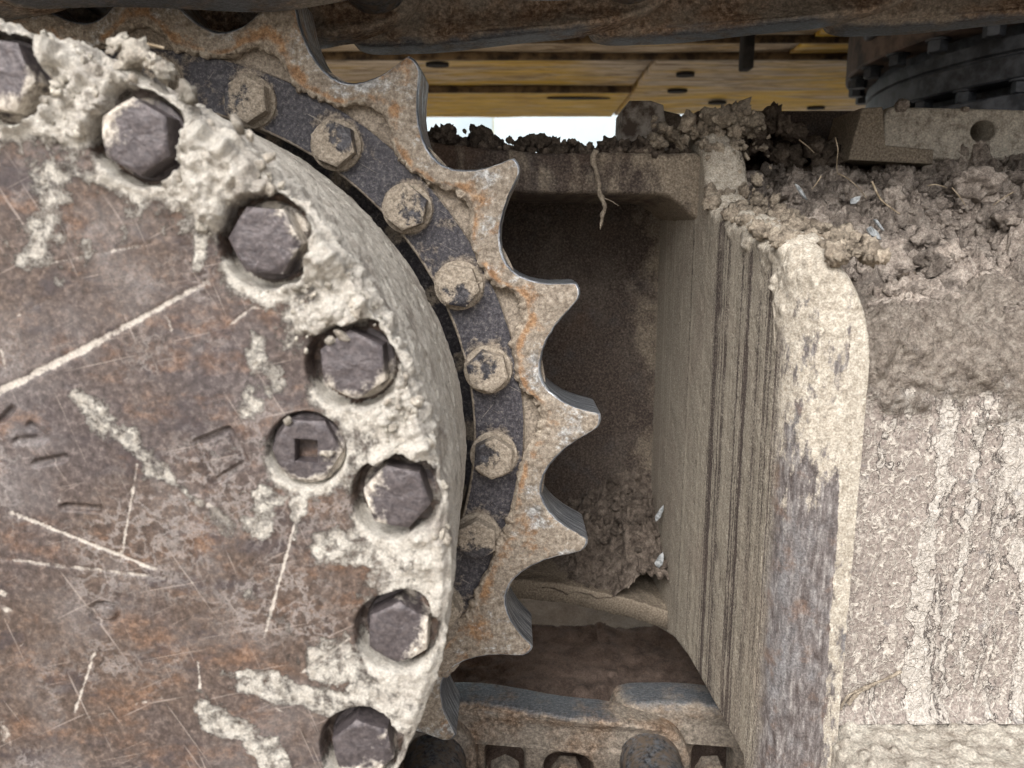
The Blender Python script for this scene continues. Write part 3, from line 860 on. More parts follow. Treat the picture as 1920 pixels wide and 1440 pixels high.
# resample evenly along the outline
fa = np.linspace(pa[0], pa[0] + PER, 900); fr = np.interp(fa, np.append(pa, pa[0] + PER), np.append(pr, pr[0]))
ker = np.ones(7) / 7
fr = np.convolve(np.concatenate([fr[-13:-1], fr, fr[1:13]]), ker, 'same')[12:-12]
sl = np.concatenate([[0], np.cumsum(np.hypot(np.diff(fr), np.radians(np.diff(fa)) * 0.5 * (fr[1:] + fr[:-1])))])


def tooth_samples(n):
    t = np.linspace(0, sl[-1], n, endpoint=False)
    return np.interp(t, sl, fa), np.interp(t, sl, fr)


def build_rim():
    A = []; RO = []; TT = []
    r2 = random.Random(3)
    for k in range(NTEETH):
        ca = k * PER + TIP0
        cw = (ca + 180) % 360 - 180
        a, r_ = tooth_samples(170 if -70 < cw < 110 else 44)
        sc = 1 + r2.uniform(-0.05, 0.05)
        rel = a - 1.7
        a = 1.7 + rel * (1 + 0.06 * r2.uniform(-1, 1) * np.exp(-(rel / 3.5) ** 2))
        r_ = .3014 + (r_ - .3014) * sc
        A.append(a + k * PER - 1.4 + TIP0); RO.append(r_); TT.append(rel)
    A = np.radians(np.concatenate(A)); RO = np.concatenate(RO); REL = np.concatenate(TT)
    n = len(A)
    adeg = (np.degrees(A) + 180) % 360 - 180
    fill = sstep(-2, -14, adeg) if False else 1 - sstep(-14, -2, adeg)      # lower pockets are packed with mud
    base = np.stack([np.cos(A) * 0.285, np.zeros(n), np.sin(A) * 0.285], -1)
    pock = np.exp(-(np.abs(REL - 0.6) / 4.0) ** 3)
    ri = 0.2832 + 0.0155 * pock * (1 - 0.9 * fill) - 0.004 * fill + 0.0010 * fbm(base, 120, 3, 5)
    YF = C.y
    rows = []                               # (radius, y, mud, polish, dispw)
    for y_, m in ((0.018, 0.8), (0.010, 0.9), (0.004, 1.0)):
        rows.append((ri - 0.0006 * (y_ < 0.005), np.full(n, YF + y_), np.full(n, m), np.zeros(n), np.full(n, 1.0)))
    nf = 44
    for j in range(nf):
        t = j / (nf - 1)
        rad = ri + (RO - 0.0030 - ri) * t
        crown = 0.0012 * (2 * abs(t - 0.5)) ** 3
        mud = np.exp(-t / 0.10) * 1.0 + 0.10
        rows.append((rad, np.full(n, YF + crown + 0.0022 * np.exp(-t / 0.05)), np.full(n, mud), np.full(n, 0.0), np.full(n, 1.0)))
    for q in (18, 36, 54, 72, 90):
        rows.append((RO - 0.0030 * (1 - math.sin(R(q))), np.full(n, YF + 0.0012 + 0.0030 * (1 - math.cos(R(q)))), np.full(n, 0.0), np.full(n, 0.40 + q / 160), np.full(n, 0.6)))
    TH = 0.062
    up = sstep(-1.6, 0.5, REL) * (1 - sstep(7.5, 9.5, REL))
    pol = np.clip(0.45 + 0.5 * up, 0, 1)
    for j in range(1, 14):
        t = j / 13
        rows.append((RO + 0.0012 * math.sin(math.pi * t) * 0, np.full(n, YF + 0.0042 + (TH - 0.0072) * t), np.full(n, 0.0), pol, np.full(n, 0.25)))
    rows.append((RO - 0.003, np.full(n, YF + TH), np.zeros(n), np.full(n, .3), np.full(n, .2)))
    rows.append((np.full(n, 0.283), np.full(n, YF + TH), np.zeros(n), np.zeros(n), np.full(n, .2)))
    rad, yy, mud, pol, dw = [np.array([r_[i] for r_ in rows]).T for i in range(5)]
    P = np.stack([C.x + rad * np.cos(A)[:, None], yy, C.z + rad * np.sin(A)[:, None]], -1)
    N = vertex_normals(P, True)
    s_ = np.sign((N * np.array([0, -1, 0])).sum(-1, keepdims=True)[:, 20:21])
    N = N * s_
    f1 = fbm(P, 90, 4, 71); f2 = fbm(P, 330, 3, 72)
    lump = clods(P, 170, 73, 3, 0.6)
    disp = (f1 * 0.0005 + f2 * 0.00022) * dw + np.clip(mud - 0.25, 0, 1) * (lump * 0.0042 + f1 * 0.001)
    # chips and a few mud dabs out on the teeth
    dab = np.clip(fbm(P, 38, 3, 75) - 0.62, 0, 1) * 0.004 * dw
    P = P + N * (disp + dab)[..., None]
    mud = np.clip(mud + dab * 180, 0, 1)
    inn = np.zeros(len(rows)); inn[:3] = 1; inn[3:3 + nf] = np.exp(-((np.linspace(0, 1, nf) - 0.18) / 0.22) ** 2)
    wv_ = RO[:, None] * 0 + inn[None]
    wv_ = wv_ * (1 + 1.2 * sstep(0.315, 0.302, RO)[:, None] * 0)
    return grid_obj('toothed_rim', P, MAT['sprocket'], spr, {'mud': mud, 'polish': pol, 'inner': wv_}, True, False)


build_rim()
SB = [-4.0 + 15 * k for k in range(24)]
YR = 0.5905                                # face of the dark ring


def build_ring():
    th = np.concatenate([np.radians(np.linspace(-60, 104, 760)), np.radians(np.linspace(104, 300, 70)[1:-1])])
    prf = [(0.205, 0.668, 0.2), (0.2440, 0.664, 0.2), (0.2445, 0.640, 0.2), (0.2445, 0.604, 0.4), (0.2445, YR + 0.0022, 0.9), (0.2450, YR + 0.0010, 1.0), (0.2459, YR, 0.9)]
    prf += [(r_, YR, 0.0) for r_ in np.linspace(0.247, 0.2830, 30)]
    prf += [(0.2838, YR + 0.0004, 0.6), (0.2842, YR + 0.002, 1.0), (0.2845, YR + 0.005, 1.0)]
    prf += [(r_, YR + 0.005, 0.9) for r_ in np.linspace(0.2855, 0.3035, 14)]
    prf = np.array(prf)
    T, RR = np.meshgrid(th, prf[:, 0], indexing='ij')
    YY = np.broadcast_to(prf[:, 1], T.shape).copy(); MU = np.broadcast_to(prf[:, 2], T.shape).copy()
    X = RR * np.cos(T); Z = RR * np.sin(T)
    p = np.stack([X, YY, Z], -1)
    tdeg = np.degrees((T + np.pi) % (2 * np.pi) - np.pi)
    n1 = fbm(p, 45, 4, 91); n2 = fbm(p, 160, 3, 92)
    MU = np.maximum(MU, 0.20 + 0.32 * n1)
    for a in SB:
        bx, bz = 0.261 * math.cos(R(a)), 0.261 * math.sin(R(a))
        q = np.hypot(X - bx, Z - bz)
        MU = np.maximum(MU, np.exp(-np.clip(q - 0.018, 0, 1) / 0.0028) * (0.85 + 0.3 * n1))
        MU = np.maximum(MU, np.exp(-np.clip(q - 0.019, 0, 1) / 0.007) * np.clip((Z - bz) / 0.02, 0, 1) * 0.75)
    MU = np.maximum(MU, (1 - sstep(-36, -24, tdeg)) * (0.75 + 0.3 * n1))          # thick dirt at the bottom
    thick = (1 - sstep(-40, -24, tdeg)) * sstep(0.262, 0.284, RR + 0.012 * n1) * 0.006 * (1 + n1 + 0.6 * n2)
    lump = clods(p, 150, 95, 3, 0.35) * sstep(0.281, 0.288, RR) * 0.0018
    YY = YY - np.clip(MU, 0, 1) * 0.0004 * (1 + n2) - thick - lump
    P = np.stack([C.x + X, YY, C.z + Z], -1)
    grid_obj('bolted_ring', P, MAT['ring'], spr, {'mud': np.clip(MU, 0, 1)}, True, False)['label'] = 'dark dusty flange ring under the row of bolts'


build_ring()
sbm = [bolt_mesh('bolt', 0.0167, 0.0150, MAT['sbolt'], None, s_, amp=0.00045) for s_ in (11, 12, 13, 14)]
wr = [(0.010, -0.0002), (0.010, -0.0028), (0.0176, -0.0030), (0.0184, -0.0026), (0.0187, -0.0018), (0.0187, 0.0006)]
wph = np.linspace(0, 2 * np.pi, 64, endpoint=False)
wP = np.array([[(r_ * math.cos(t), y_, r_ * math.sin(t)) for r_, y_ in wr] for t in wph])
wP[..., 1] += 0.0004 * fbm(wP, 200, 2, 3)
WASH = mesh_np('washer', wP.reshape(-1, 3), grid_faces(64, len(wr), True, False), MAT['sbolt'], {'mud': np.full(64 * len(wr), 0.75)}, sharp=40)
for k, a in enumerate(SB):
    o = bpy.data.objects.new('bolt', sbm[(k * 3 + k // 4) % 4])
    link(o, spr)
    o.location = (C.x + 0.261 * math.cos(R(a)), YR - 0.0001, C.z + 0.261 * math.sin(R(a)))
    o.rotation_euler = (0, R({0: 34, 1: 16, 2: 10, 3: 40, 4: 22, 5: 28, 23: 30}.get(k, rng.uniform(0, 60))), 0)
    sub(bpy.data.objects.new('washer', WASH), o, (0, 0, 0))
print('sprocket done')

# ------------------------------------------------------------------ track frame
frame = thing('undercarriage_beam', 'mud smeared steel track frame with a deep recess beside the sprocket', 'undercarriage', (0.3, 0.6, 0.20))


def zr(v): return H + v


def build_side_wall():
    """thick plate running away from the camera, bent round at its front end"""
    path = []
    for y in np.linspace(0.872, 0.500, 190): path.append((0.158 + (0.872 - y) / 0.372 * 0.013, y, 0.0, -1.0, 0.0))
    rad = 0.036; cx, cy = 0.171 + rad, 0.500
    for a in np.linspace(0, 90, 60)[1:]:
        path.append((cx - rad * math.cos(R(a)), cy - rad * math.sin(R(a)), a / 90, -math.cos(R(a)), -math.sin(R(a))))
    for x in np.linspace(cx, cx + 0.010, 8)[1:]: path.append((x, cy - rad, 1.0, 0.0, -1.0))
    path = np.array(path); n = len(path)
    seg = np.concatenate([[0], np.cumsum(np.hypot(np.diff(path[:, 0]), np.diff(path[:, 1])))])
    yv = path[:, 1]
    # top of the plate along the path: high post at the back, falling towards the front
    top = np.interp(yv, [0.46, 0.50, 0.54, 0.60, 0.655, 0.675, 0.69, 0.71, 0.73, 0.88], [-0.010, 0.000, 0.008, 0.017, 0.026, 0.045, 0.078, 0.092, 0.095, 0.095])
    bend = path[:, 2]
    tb = np.clip((seg - (seg[-1] - 0.034)) / 0.034, 0, 1)
    top = top - 0.050 * (1 - np.sqrt(1 - np.minimum(tb, 0.999) ** 2)) - 0.006 * tb
    bot = np.interp(yv, [0.46, 0.67, 0.76, 0.88], [-0.56, -0.40, -0.40, -0.44])
    bot = np.where(bend > 0, -0.56, np.interp(yv, [0.49, 0.51, 0.667, 0.72, 0.81, 0.88], [-0.42, -0.372, -0.381, -0.392, -0.426, -0.44]))
    thk = np.where(bend > 0, 0.034 - 0.016 * bend, 0.036)
    # section: bottom edge, outer face up, rounded top, inner face down
    nv1, nv2, nv3, nv4 = 4, 300, 26, 16
    v = []
    P = np.zeros((n, nv1 + nv2 + nv3 + nv4, 3)); tpar = np.zeros((n, P.shape[1]))
    nx, ny = path[:, 3], path[:, 4]
    for j in range(P.shape[1]):
        if j < nv1:                                     # underside
            off = -thk * (1 - j / nv1); z = bot; w = 0
        elif j < nv1 + nv2:
            t = (j - nv1) / nv2; off = 0 * thk; z = bot + (top - 0.010 - bot) * t; w = t
        elif j < nv1 + nv2 + nv3:
            t = (j - nv1 - nv2) / (nv3 - 1)
            r_ = 0.010
            arc = math.pi * t
            # rounded shoulders
            off = -thk * t; z = top - 0.010 + r_ * np.minimum(1, (np.sin(arc)) ** 0.5) * np.ones(n); w = 1.0
        else:
            t = (j - nv1 - nv2 - nv3) / (nv4 - 1); off = -thk; z = top - 0.010 - 0.10 * t; w = 0.5
        P[:, j, 0] = path[:, 0] + nx * off; P[:, j, 1] = path[:, 1] + ny * off; P[:, j, 2] = H + z; tpar[:, j] = w
    N = vertex_normals(P)
    N *= np.sign((N[20, 100] * np.array([-1, 0, 0])).sum())
    zz = P[..., 2] - H; yy = P[..., 1]
    f1 = fbm(P, 60, 4, 101); f2 = fbm(P, 260, 3, 102)
    lump = clods(P, 90, 103, 3, 0.8) * 0.6 + clods(P, 210, 104, 3, 0.8) * 0.3
    B = np.broadcast_to(bend[:, None], zz.shape)
    TP = np.broadcast_to(top[:, None], zz.shape)
    # clinging soil at the top edge and on the shoulder of the bend
    cl = sstep(-0.030, 0.0, zz - TP + 0.012 * f1 - 0.030 * sstep(0.05, 0.4, B) * 0 + 0.0)
    depth_ = np.interp(yy, [0.46, 0.50, 0.55, 0.62, 0.67, 0.70, 0.9], [0.05, 0.045, 0.022, 0.014, 0.010, 0.004, 0.002])
    cl = sstep(-1.0, -0.25, (zz - TP) / depth_ + 0.5 * f1)
    cl = np.where(np.broadcast_to(bend[:, None], zz.shape) > 0.0, cl * (1 - sstep(0.55, 0.95, B)), cl)
    cav = 1 - sstep(-0.02, -0.06, zz - TP)
    disp = cl * (0.0006 + (0.0050 - 0.0022 * sstep(0.1, 0.5, B)) * lump + 0.0012 * f1) + 0.0003 * f2 + 0.0004 * f1
    P = P + N * disp[..., None]
    mud = np.clip(0.52 + 0.30 * sstep(0.58, 0.86, yy) - 0.16 * sstep(0.60, 0.50, yy) * 0 + 0.05 * f1 - 0.06 * (1 - sstep(0.50, 0.64, yy)) + cl, 0, 1)
    wear = sstep(0.05, 0.30, B + 0.06 * f1)
    pale = np.clip(0.22 + 0.46 * sstep(-0.26, -0.03, zz) + 0.5 * sstep(0.94, 0.995, B) - 0.35 * sstep(-0.1, -0.3, zz), 0, 1) 
    pale = np.maximum(pale, cl * 1.2)
    pale = np.where(B >= 0.999, np.maximum(pale, 0.50), pale)
    me_o = grid_obj('side_wall', P, MAT['wall'], frame, {'mud': mud, 'wear': np.where(cl > .5, 1.0, wear), 'pale': np.clip(pale, 0, 1)})
    me_o['label'] = 'streaked dusty wall plate with a rounded worn front edge'
    # crust with the geometry of its own where soil clings to the top edge
    return P


build_side_wall()


def patch(name, fn, us, vs, mat, parent, attrs=None, wv=False):
    U, V_ = np.meshgrid(us, vs, indexing='ij')
    P = fn(U, V_)
    return P


def build_back():
    xs = np.linspace(-0.34, 0.165, 230); ts = np.linspace(0, 1, 200)
    X, T = np.meshgrid(xs, ts, indexing='ij')
    arch = np.interp(X, [-0.34, -0.2, -0.06, 0.022, 0.09, 0.13, 0.165], [-0.40, -0.345, -0.325, -0.345, -0.365, -0.388, -0.42])
    Z = arch + (0.07 - arch) * T
    # corner between back plate and wall is a rolled fillet
    fil = np.clip((X - 0.118) / 0.045, 0, 1)
    Y = 0.862 - 0.020 * fil ** 2.2
    P = np.stack([X, Y, H + Z], -1)
    f1 = fbm(P, 40, 4, 111); f2 = fbm(P, 220, 3, 112)
    P[..., 1] -= 0.0012 * f1 + 0.0004 * f2
    mud = np.clip(0.10 + 0.55 * fil + 0.25 * f1 + 0.3 * sstep(0.35, 0.0, T), 0, 1)
    grid_obj('back_plate', P, MAT['recess'], frame, {'mud': mud})
    # arched lower flange
    ys = np.linspace(0.748, 0.866, 60)
    X, Y = np.meshgrid(np.linspace(-0.34, 0.165, 220), ys, indexing='ij')
    arch = np.interp(X, [-0.34, -0.2, -0.06, 0.022, 0.06, 0.09, 0.12, 0.15, 0.165], [-0.43, -0.37, -0.343, -0.346, -0.352, -0.358, -0.366, -0.376, -0.380])
    Pt = np.stack([X, Y, H + arch], -1)
    Pt[..., 2] += 0.0018 * fbm(Pt, 60, 4, 113) + 0.001 * clods(Pt, 160, 114, 3, 0.4)
    Pb = Pt[:, :1].copy(); Pb[..., 2] -= 0.020
    Pc = Pt[:, -1:].copy(); Pc[..., 2] -= 0.020
    P = np.concatenate([Pc, Pb, Pt[:, :1] + np.array([0, 0, -0.002]), Pt], 1)
    grid_obj('arched_flange', P, MAT['recess'], frame, {'mud': np.full(P.shape[:2], 0.75)})
    # top plate with its thick front edge
    xs = np.linspace(-0.34, 0.168, 300)
    prf = [(0.868, 0.040), (0.78, 0.040), (0.72, 0.0405), (0.705, 0.0405), (0.7015, 0.042)] + [(0.700, z) for z in np.linspace(0.044, 0.072, 26)] + [(0.7015, 0.0745), (0.704, 0.076)] + [(y, 0.076) for y in np.linspace(0.71, 0.868, 22)]
    prf = np.array(prf)
    X, _ = np.meshgrid(xs, prf[:, 0], indexing='ij')
    Y = np.broadcast_to(prf[:, 0], X.shape).copy(); Z = np.broadcast_to(prf[:, 1], X.shape).copy()
    Z += np.interp(X, [-0.34, -0.08, 0.02, 0.168], [0.016, 0.009, 0.0, -0.001])
    # gusset fillet to the wall
    Z -= 0.024 * sstep(0.125, 0.172, X) ** 1.5 * (Z < 0.058)
    P = np.stack([X, Y, H + Z], -1)
    f1 = fbm(P * np.array([1, 1, 0.35]), 110, 4, 115); f2 = fbm(P, 300, 3, 116)
    P[..., 1] -= (0.0016 * f1 + 0.0005 * f2) * (Y < 0.72)
    P[..., 2] += 0.0010 * f1
    mud = np.clip(0.38 + 0.35 * sstep(0.06, 0.16, X) + 0.3 * f1, 0, 1)
    grid_obj('top_plate', P, MAT['recess'], frame, {'mud': mud})['label'] = 'thick top plate of the recess caked with dirt'


build_back()


def build_outer():
    # big outer face to the right of the bend, its foot ledge, and the sloping roof of the frame under the soil
    xs = np.linspace(0.209, 0.62, 360)
    pf = catmull([(0.482, -0.322), (0.482, -0.26), (0.482, -0.20), (0.482, -0.14), (0.4815, -0.10), (0.4815, -0.082), (0.486, -0.067), (0.500, -0.053), (0.525, -0.042), (0.56, -0.04)], 40)
    pl_ = np.concatenate([[0], np.cumsum(np.hypot(np.diff(pf[:, 0]), np.diff(pf[:, 1])))])
    tt = np.linspace(0, pl_[-1], 300)
    yv = np.interp(tt, pl_, pf[:, 0]); zv = np.interp(tt, pl_, pf[:, 1])
    X, Z = np.meshgrid(xs, zv, indexing='ij')
    Y = np.broadcast_to(yv, X.shape).copy()
    ny_ = np.gradient(zv); nz_ = -np.gradient(yv); ln = np.hypot(ny_, nz_); ny_ = -ny_ / ln; nz_ = -nz_ / ln
    # fillets at the foot and against the bend
    Y -= 0.009 * np.clip(1 - (Z + 0.322) / 0.020, 0, 1) ** 2
    Y -= 0.006 * np.clip(1 - (X - 0.212) / 0.010, 0, 1) ** 2
    P = np.stack([X, Y, H + Z], -1)
    f1 = fbm(P * np.array([1, 1, 0.4]), 40, 4, 121); f2 = fbm(P, 170, 3, 122); f3 = fbm(P * np.array([1, 1, 0.25]), 16, 3, 123); f4 = fbm(P, 60, 4, 128)
    band = np.clip(0.30 + 0.75 * sstep(0.255, 0.275, X + 0.010 * f3 + 0.02 * (Z + 0.2)) * (0.75 + 0.6 * f3) + 0.3 * sstep(0.30, 0.36, X), 0, 1)
    band = 0.22 + (band - 0.22) * sstep(-0.008, 0.012, X - 0.264 - 0.012 * f3 - 0.012 * f1 - 0.006 * f4)
    slump = sstep(-0.150, -0.070, Z + 0.030 * f3 + 0.020 * f4)
    lump = clods(P, 70, 124, 3, 0.8) * 0.5 + clods(P, 150, 125, 3, 0.8) * 0.4 + clods(P, 320, 129, 3, 0.8) * 0.2
    dsp = slump ** 1.6 * (0.002 + 0.010 * lump + 0.010 * clods(P, 38, 131, 3, 0.6) + 0.002 * f4) + 0.0012 * f1 + 0.0005 * f2 + 0.0012 * sstep(0.3, 0.8, band + 0.3 * f1)
    P[..., 1] += dsp * ny_; P[..., 2] += dsp * nz_
    grid_obj('outer_plate', P, MAT['outer'], frame, {'band': band, 'soil': slump})['label'] = 'pale outer plate covered in cracked wrinkled dried mud'
    # foot ledge
    ys = np.linspace(0.400, 0.484, 60)
    X, Y = np.meshgrid(np.linspace(0.214, 0.62, 260), ys, indexing='ij')
    P = np.stack([X, Y, np.full_like(X, H - 0.324)], -1)
    P[..., 2] += 0.003 * fbm(P, 45, 4, 126) + 0.004 * clods(P, 110, 127, 3, 0.5)
    P[..., 2] -= 0.010 * sstep(0.226, 0.213, X)
    Pb = P[:, :1].copy(); Pb[..., 2] -= 0.10
    Pc = P[:, -1:].copy(); Pc[..., 2] -= 0.10
    P = np.concatenate([Pc, Pb, P], 1)
    P = np.concatenate([P[:1] * np.array([1, 1, 0]) + np.array([0.0, 0, H - 0.424]), P], 0)
    grid_obj('foot_ledge', P, MAT['soil_pale'], frame)
    box('roof_plate', (0.205, 0.50, H - 0.10), (0.62, 0.88, H - 0.07), MAT['recess'], frame)
    box('lower_web', (0.23, 0.52, H - 0.50), (0.62, 0.86, H - 0.11), MAT['recess'], frame)


build_outer()
print('frame done')

# ------------------------------------------------------------------ loose soil
def clod_mesh(seed, sub=3, k=1.0):
    bm = bmesh.new(); bmesh.ops.create_icosphere(bm, subdivisions=sub, radius=1.0)
    V = np.array([v.co for v in bm.verts]); Q = np.array([[v.index for v in f.verts] for f in bm.faces]); bm.free()
    off = np.array([seed * 5.1, seed * 2.3, seed * 7.9])
    r2 = random.Random(seed)
    n = fbm(V + off, 1.1, 3, seed) * 0.35 + fbm(V + off, 3.3, 3, seed + 3) * 0.24 + clods(V + off, 2.2, seed + 7, 3, 0.7) * 0.22 + fbm(V + off, 7.0, 2, seed + 9) * 0.17
    V = V * (0.80 + n * k)[:, None] * np.array([r2.uniform(.8, 1.25), r2.uniform(.8, 1.2), r2.uniform(.6, 1.0)])
    return V, Q


CL3 = [clod_mesh(s_, 3) for s_ in range(8)]
CL2 = [clod_mesh(s_ + 20, 2) for s_ in range(8)]


def rot_matrix(r2):
    return np.array(Matrix.Rotation(r2.uniform(0, 6.28), 3, 'Z') @ Matrix.Rotation(r2.uniform(0, 6.28), 3, 'X') @ Matrix.Rotation(r2.uniform(0, 6.28), 3, 'Y'))


def scatter(name, spots, mat, label, cat='soil', seed=1, parent=None):
    """spots: (x,y,z,radius); one object, uncountable crumbs"""
    r2 = random.Random(seed); VS = []; QS = []; TS = []; n = 0
    for (x, y, z, r_) in spots:
        V, Q = r2.choice(CL3 if r_ > 0.0042 else CL2)
        VS.append(V @ rot_matrix(r2).T * r_ + np.array([x, y, z])); QS.append(Q + n); n += len(V); TS.append(np.full(len(V), 0.05 + 0.95 * r2.random()))
    o = bpy.data.objects.new(name, mesh_np(name, np.concatenate(VS), np.concatenate(QS), mat, {'tint': np.concatenate(TS)}))
    link(o, parent)
    if parent is None: tag(o, label, cat)
    else: o['label'] = label
    o['kind'] = 'stuff'
    return o


def soil_base(X, Y):
    return H + np.interp(Y, [0.44, 0.475, 0.50, 0.56, 0.64, 0.72, 0.80, 0.90], [-0.085, -0.062, -0.047, -0.018, 0.014, 0.042, 0.070, 0.080])


def build_soil():
    xs = np.linspace(0.192, 0.64, 440)
    ys = np.concatenate([np.linspace(0.494, 0.62, 180), np.linspace(0.62, 0.90, 190)[1:]])
    X, Y = np.meshgrid(xs, ys, indexing='ij')
    p = np.stack([X, Y, np.zeros_like(X)], -1)
    b = soil_base(X, Y)
    n1 = fbm(p, 14, 3, 201); n2 = fbm(p, 60, 4, 202); n3 = fbm(p, 280, 3, 203)
    rough = sstep(0.50, 0.58, Y)
    Z = b + n1 * 0.010 + (n2 * 0.004 + n3 * 0.0012) * (0.5 + 0.5 * rough)
    for sc, am, sd, de in ((22, 0.017, 211, .5), (48, 0.013, 215, .55), (110, 0.0055, 219, .6), (230, 0.0032, 223, .7), (430, 0.0020, 227, .8)):
        Z = Z + clods(p, sc, sd, 2, de) * am * (0.35 + 0.65 * rough)
    Z = Z + (0.0045 - 0.011 * np.abs(fbm(p, 75, 4, 235, 0.6))) * (0.3 + 0.7 * rough)
    # slips under the wall's back and round the front lip
    Z = Z - 0.010 - 0.03 * (1 - sstep(0.494, 0.510, Y))
    # hollow between the wall and the heap, left rear
    Z = Z - 0.030 * np.exp(-((X - 0.225) / 0.02) ** 2 - ((Y - 0.60) / 0.06) ** 2)
    Z = Z - 0.020 * sstep(0.30, 0.20, X) * sstep(0.62, 0.80, Y)
    P = np.stack([X, Y, Z], -1)
    nz = np.stack([fbm(p, 130, 3, 231), fbm(p, 130, 3, 232), 0 * X], -1)
    P = P + nz * 0.0025
    _, cid = cells(p + 0.004 * nz, 60, 237, 2)
    o = grid_obj('soil_heap', P, MAT['soil'], None, {'tint': np.clip(0.15 + 0.6 * cid + 0.45 * n2, 0.03, 1)})
    tag(o, 'heap of crumbly grey brown soil lying on top of the track frame', 'soil'); o['kind'] = 'stuff'
    return X, Y, Z


SX, SY, SZ = build_soil()


def soil_z(x, y):
    i = int(np.clip(np.searchsorted(SX[:, 0], x), 0, SX.shape[0] - 1)); j = int(np.clip(np.searchsorted(SY[0], y), 0, SX.shape[1] - 1))
    return float(SZ[i, j])


r3 = random.Random(12)
spots = []
for k in range(3000):
    x, y = r3.uniform(0.205, 0.60), 0.49 + 0.36 * r3.random() ** 0.8
    r_ = 0.0009 + 0.0070 * r3.random() ** 4
    spots.append((x, y, soil_z(x, y) + r_ * 0.35, r_))
for k in range(70):
    x, y = r3.uniform(0.22, 0.60), r3.uniform(0.53, 0.84)
    r_ = r3.uniform(0.007, 0.015)
    spots.append((x, y, soil_z(x, y) + r_ * 0.15, r_))
scatter('soil_crumbs', spots, MAT['soil'], 'small crumbs of soil strewn over the heap on the track frame', seed=4)

# crumbs along the sloping top of the wall and on the bend
spots = []
for k in range(260):
    y = r3.uniform(0.465, 0.70)
    x = 0.166 + r3.uniform(0, 0.055) if y > 0.5 else r3.uniform(0.185, 0.225)
    top = np.interp(y, [0.46, 0.50, 0.54, 0.60, 0.655, 0.675, 0.69, 0.71], [-0.012, -0.002, 0.006, 0.016, 0.025, 0.043, 0.076, 0.09])
    r_ = 0.0015 + 0.006 * r3.random() ** 2.5
    spots.append((x, y, H + top + r_ * 0.1, r_))
scatter('soil_crumbs', spots, MAT['mud_tan'], 'dry tan soil crumbs clinging along the sloping top of the wall plate', seed=5)
# clods sitting on the post at the back
spots = []
for px, py, r_ in ((1290, 232, .010), (1310, 245, .012), (1335, 230, .013), (1360, 222, .014), (1385, 220, .015), (1405, 228, .012), (1325, 262, .008), (1275, 262, .010), (1255, 250, .008), (1232, 265, .009), (1395, 245, .009), (1412, 250, .006), (1345, 248, .008), (1378, 245, .009)):
    p = at(px, py, 0.712 + r3.uniform(-.01, .012)); spots.append((p.x, p.y, p.z, r_ * 0.9))
    for q in range(5): spots.append((p.x + r3.gauss(0, .008), p.y - abs(r3.gauss(0, .006)), p.z + r3.gauss(0, .006), r3.uniform(.002, .005)))
scatter('soil_clods', spots, MAT['mud_tan'], 'crumbly clods perched on the top corner of the frame wall', seed=6)
# clods behind the heap, their shade also put into the soil colour
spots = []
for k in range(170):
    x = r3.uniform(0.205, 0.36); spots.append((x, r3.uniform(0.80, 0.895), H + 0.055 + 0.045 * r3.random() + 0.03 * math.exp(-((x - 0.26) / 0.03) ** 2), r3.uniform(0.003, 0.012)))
scatter('soil_clods', spots, MAT['soil_dark'], 'dark clods in the shade behind the heap left of the bracket', seed=8)
# top plate clods with shade put into their colour, against the bright strip
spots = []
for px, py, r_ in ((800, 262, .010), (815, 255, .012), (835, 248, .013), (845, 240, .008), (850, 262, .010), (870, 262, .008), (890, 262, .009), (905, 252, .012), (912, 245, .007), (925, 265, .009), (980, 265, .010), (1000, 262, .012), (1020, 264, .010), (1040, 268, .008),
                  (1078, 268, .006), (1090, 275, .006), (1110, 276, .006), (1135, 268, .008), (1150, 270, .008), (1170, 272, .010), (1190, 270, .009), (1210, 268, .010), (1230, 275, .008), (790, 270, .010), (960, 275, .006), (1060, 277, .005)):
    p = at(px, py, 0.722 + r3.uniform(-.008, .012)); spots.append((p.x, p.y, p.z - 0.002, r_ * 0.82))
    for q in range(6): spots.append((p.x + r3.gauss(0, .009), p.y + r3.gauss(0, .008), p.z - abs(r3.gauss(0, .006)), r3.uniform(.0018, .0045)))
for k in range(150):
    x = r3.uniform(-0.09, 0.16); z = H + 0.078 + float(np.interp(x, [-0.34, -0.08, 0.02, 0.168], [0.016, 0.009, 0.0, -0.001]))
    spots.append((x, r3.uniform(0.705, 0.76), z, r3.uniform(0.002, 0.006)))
scatter('soil_clods', spots, MAT['soil_dark'], 'row of dark clods along the top plate before the bright strip', seed=7)


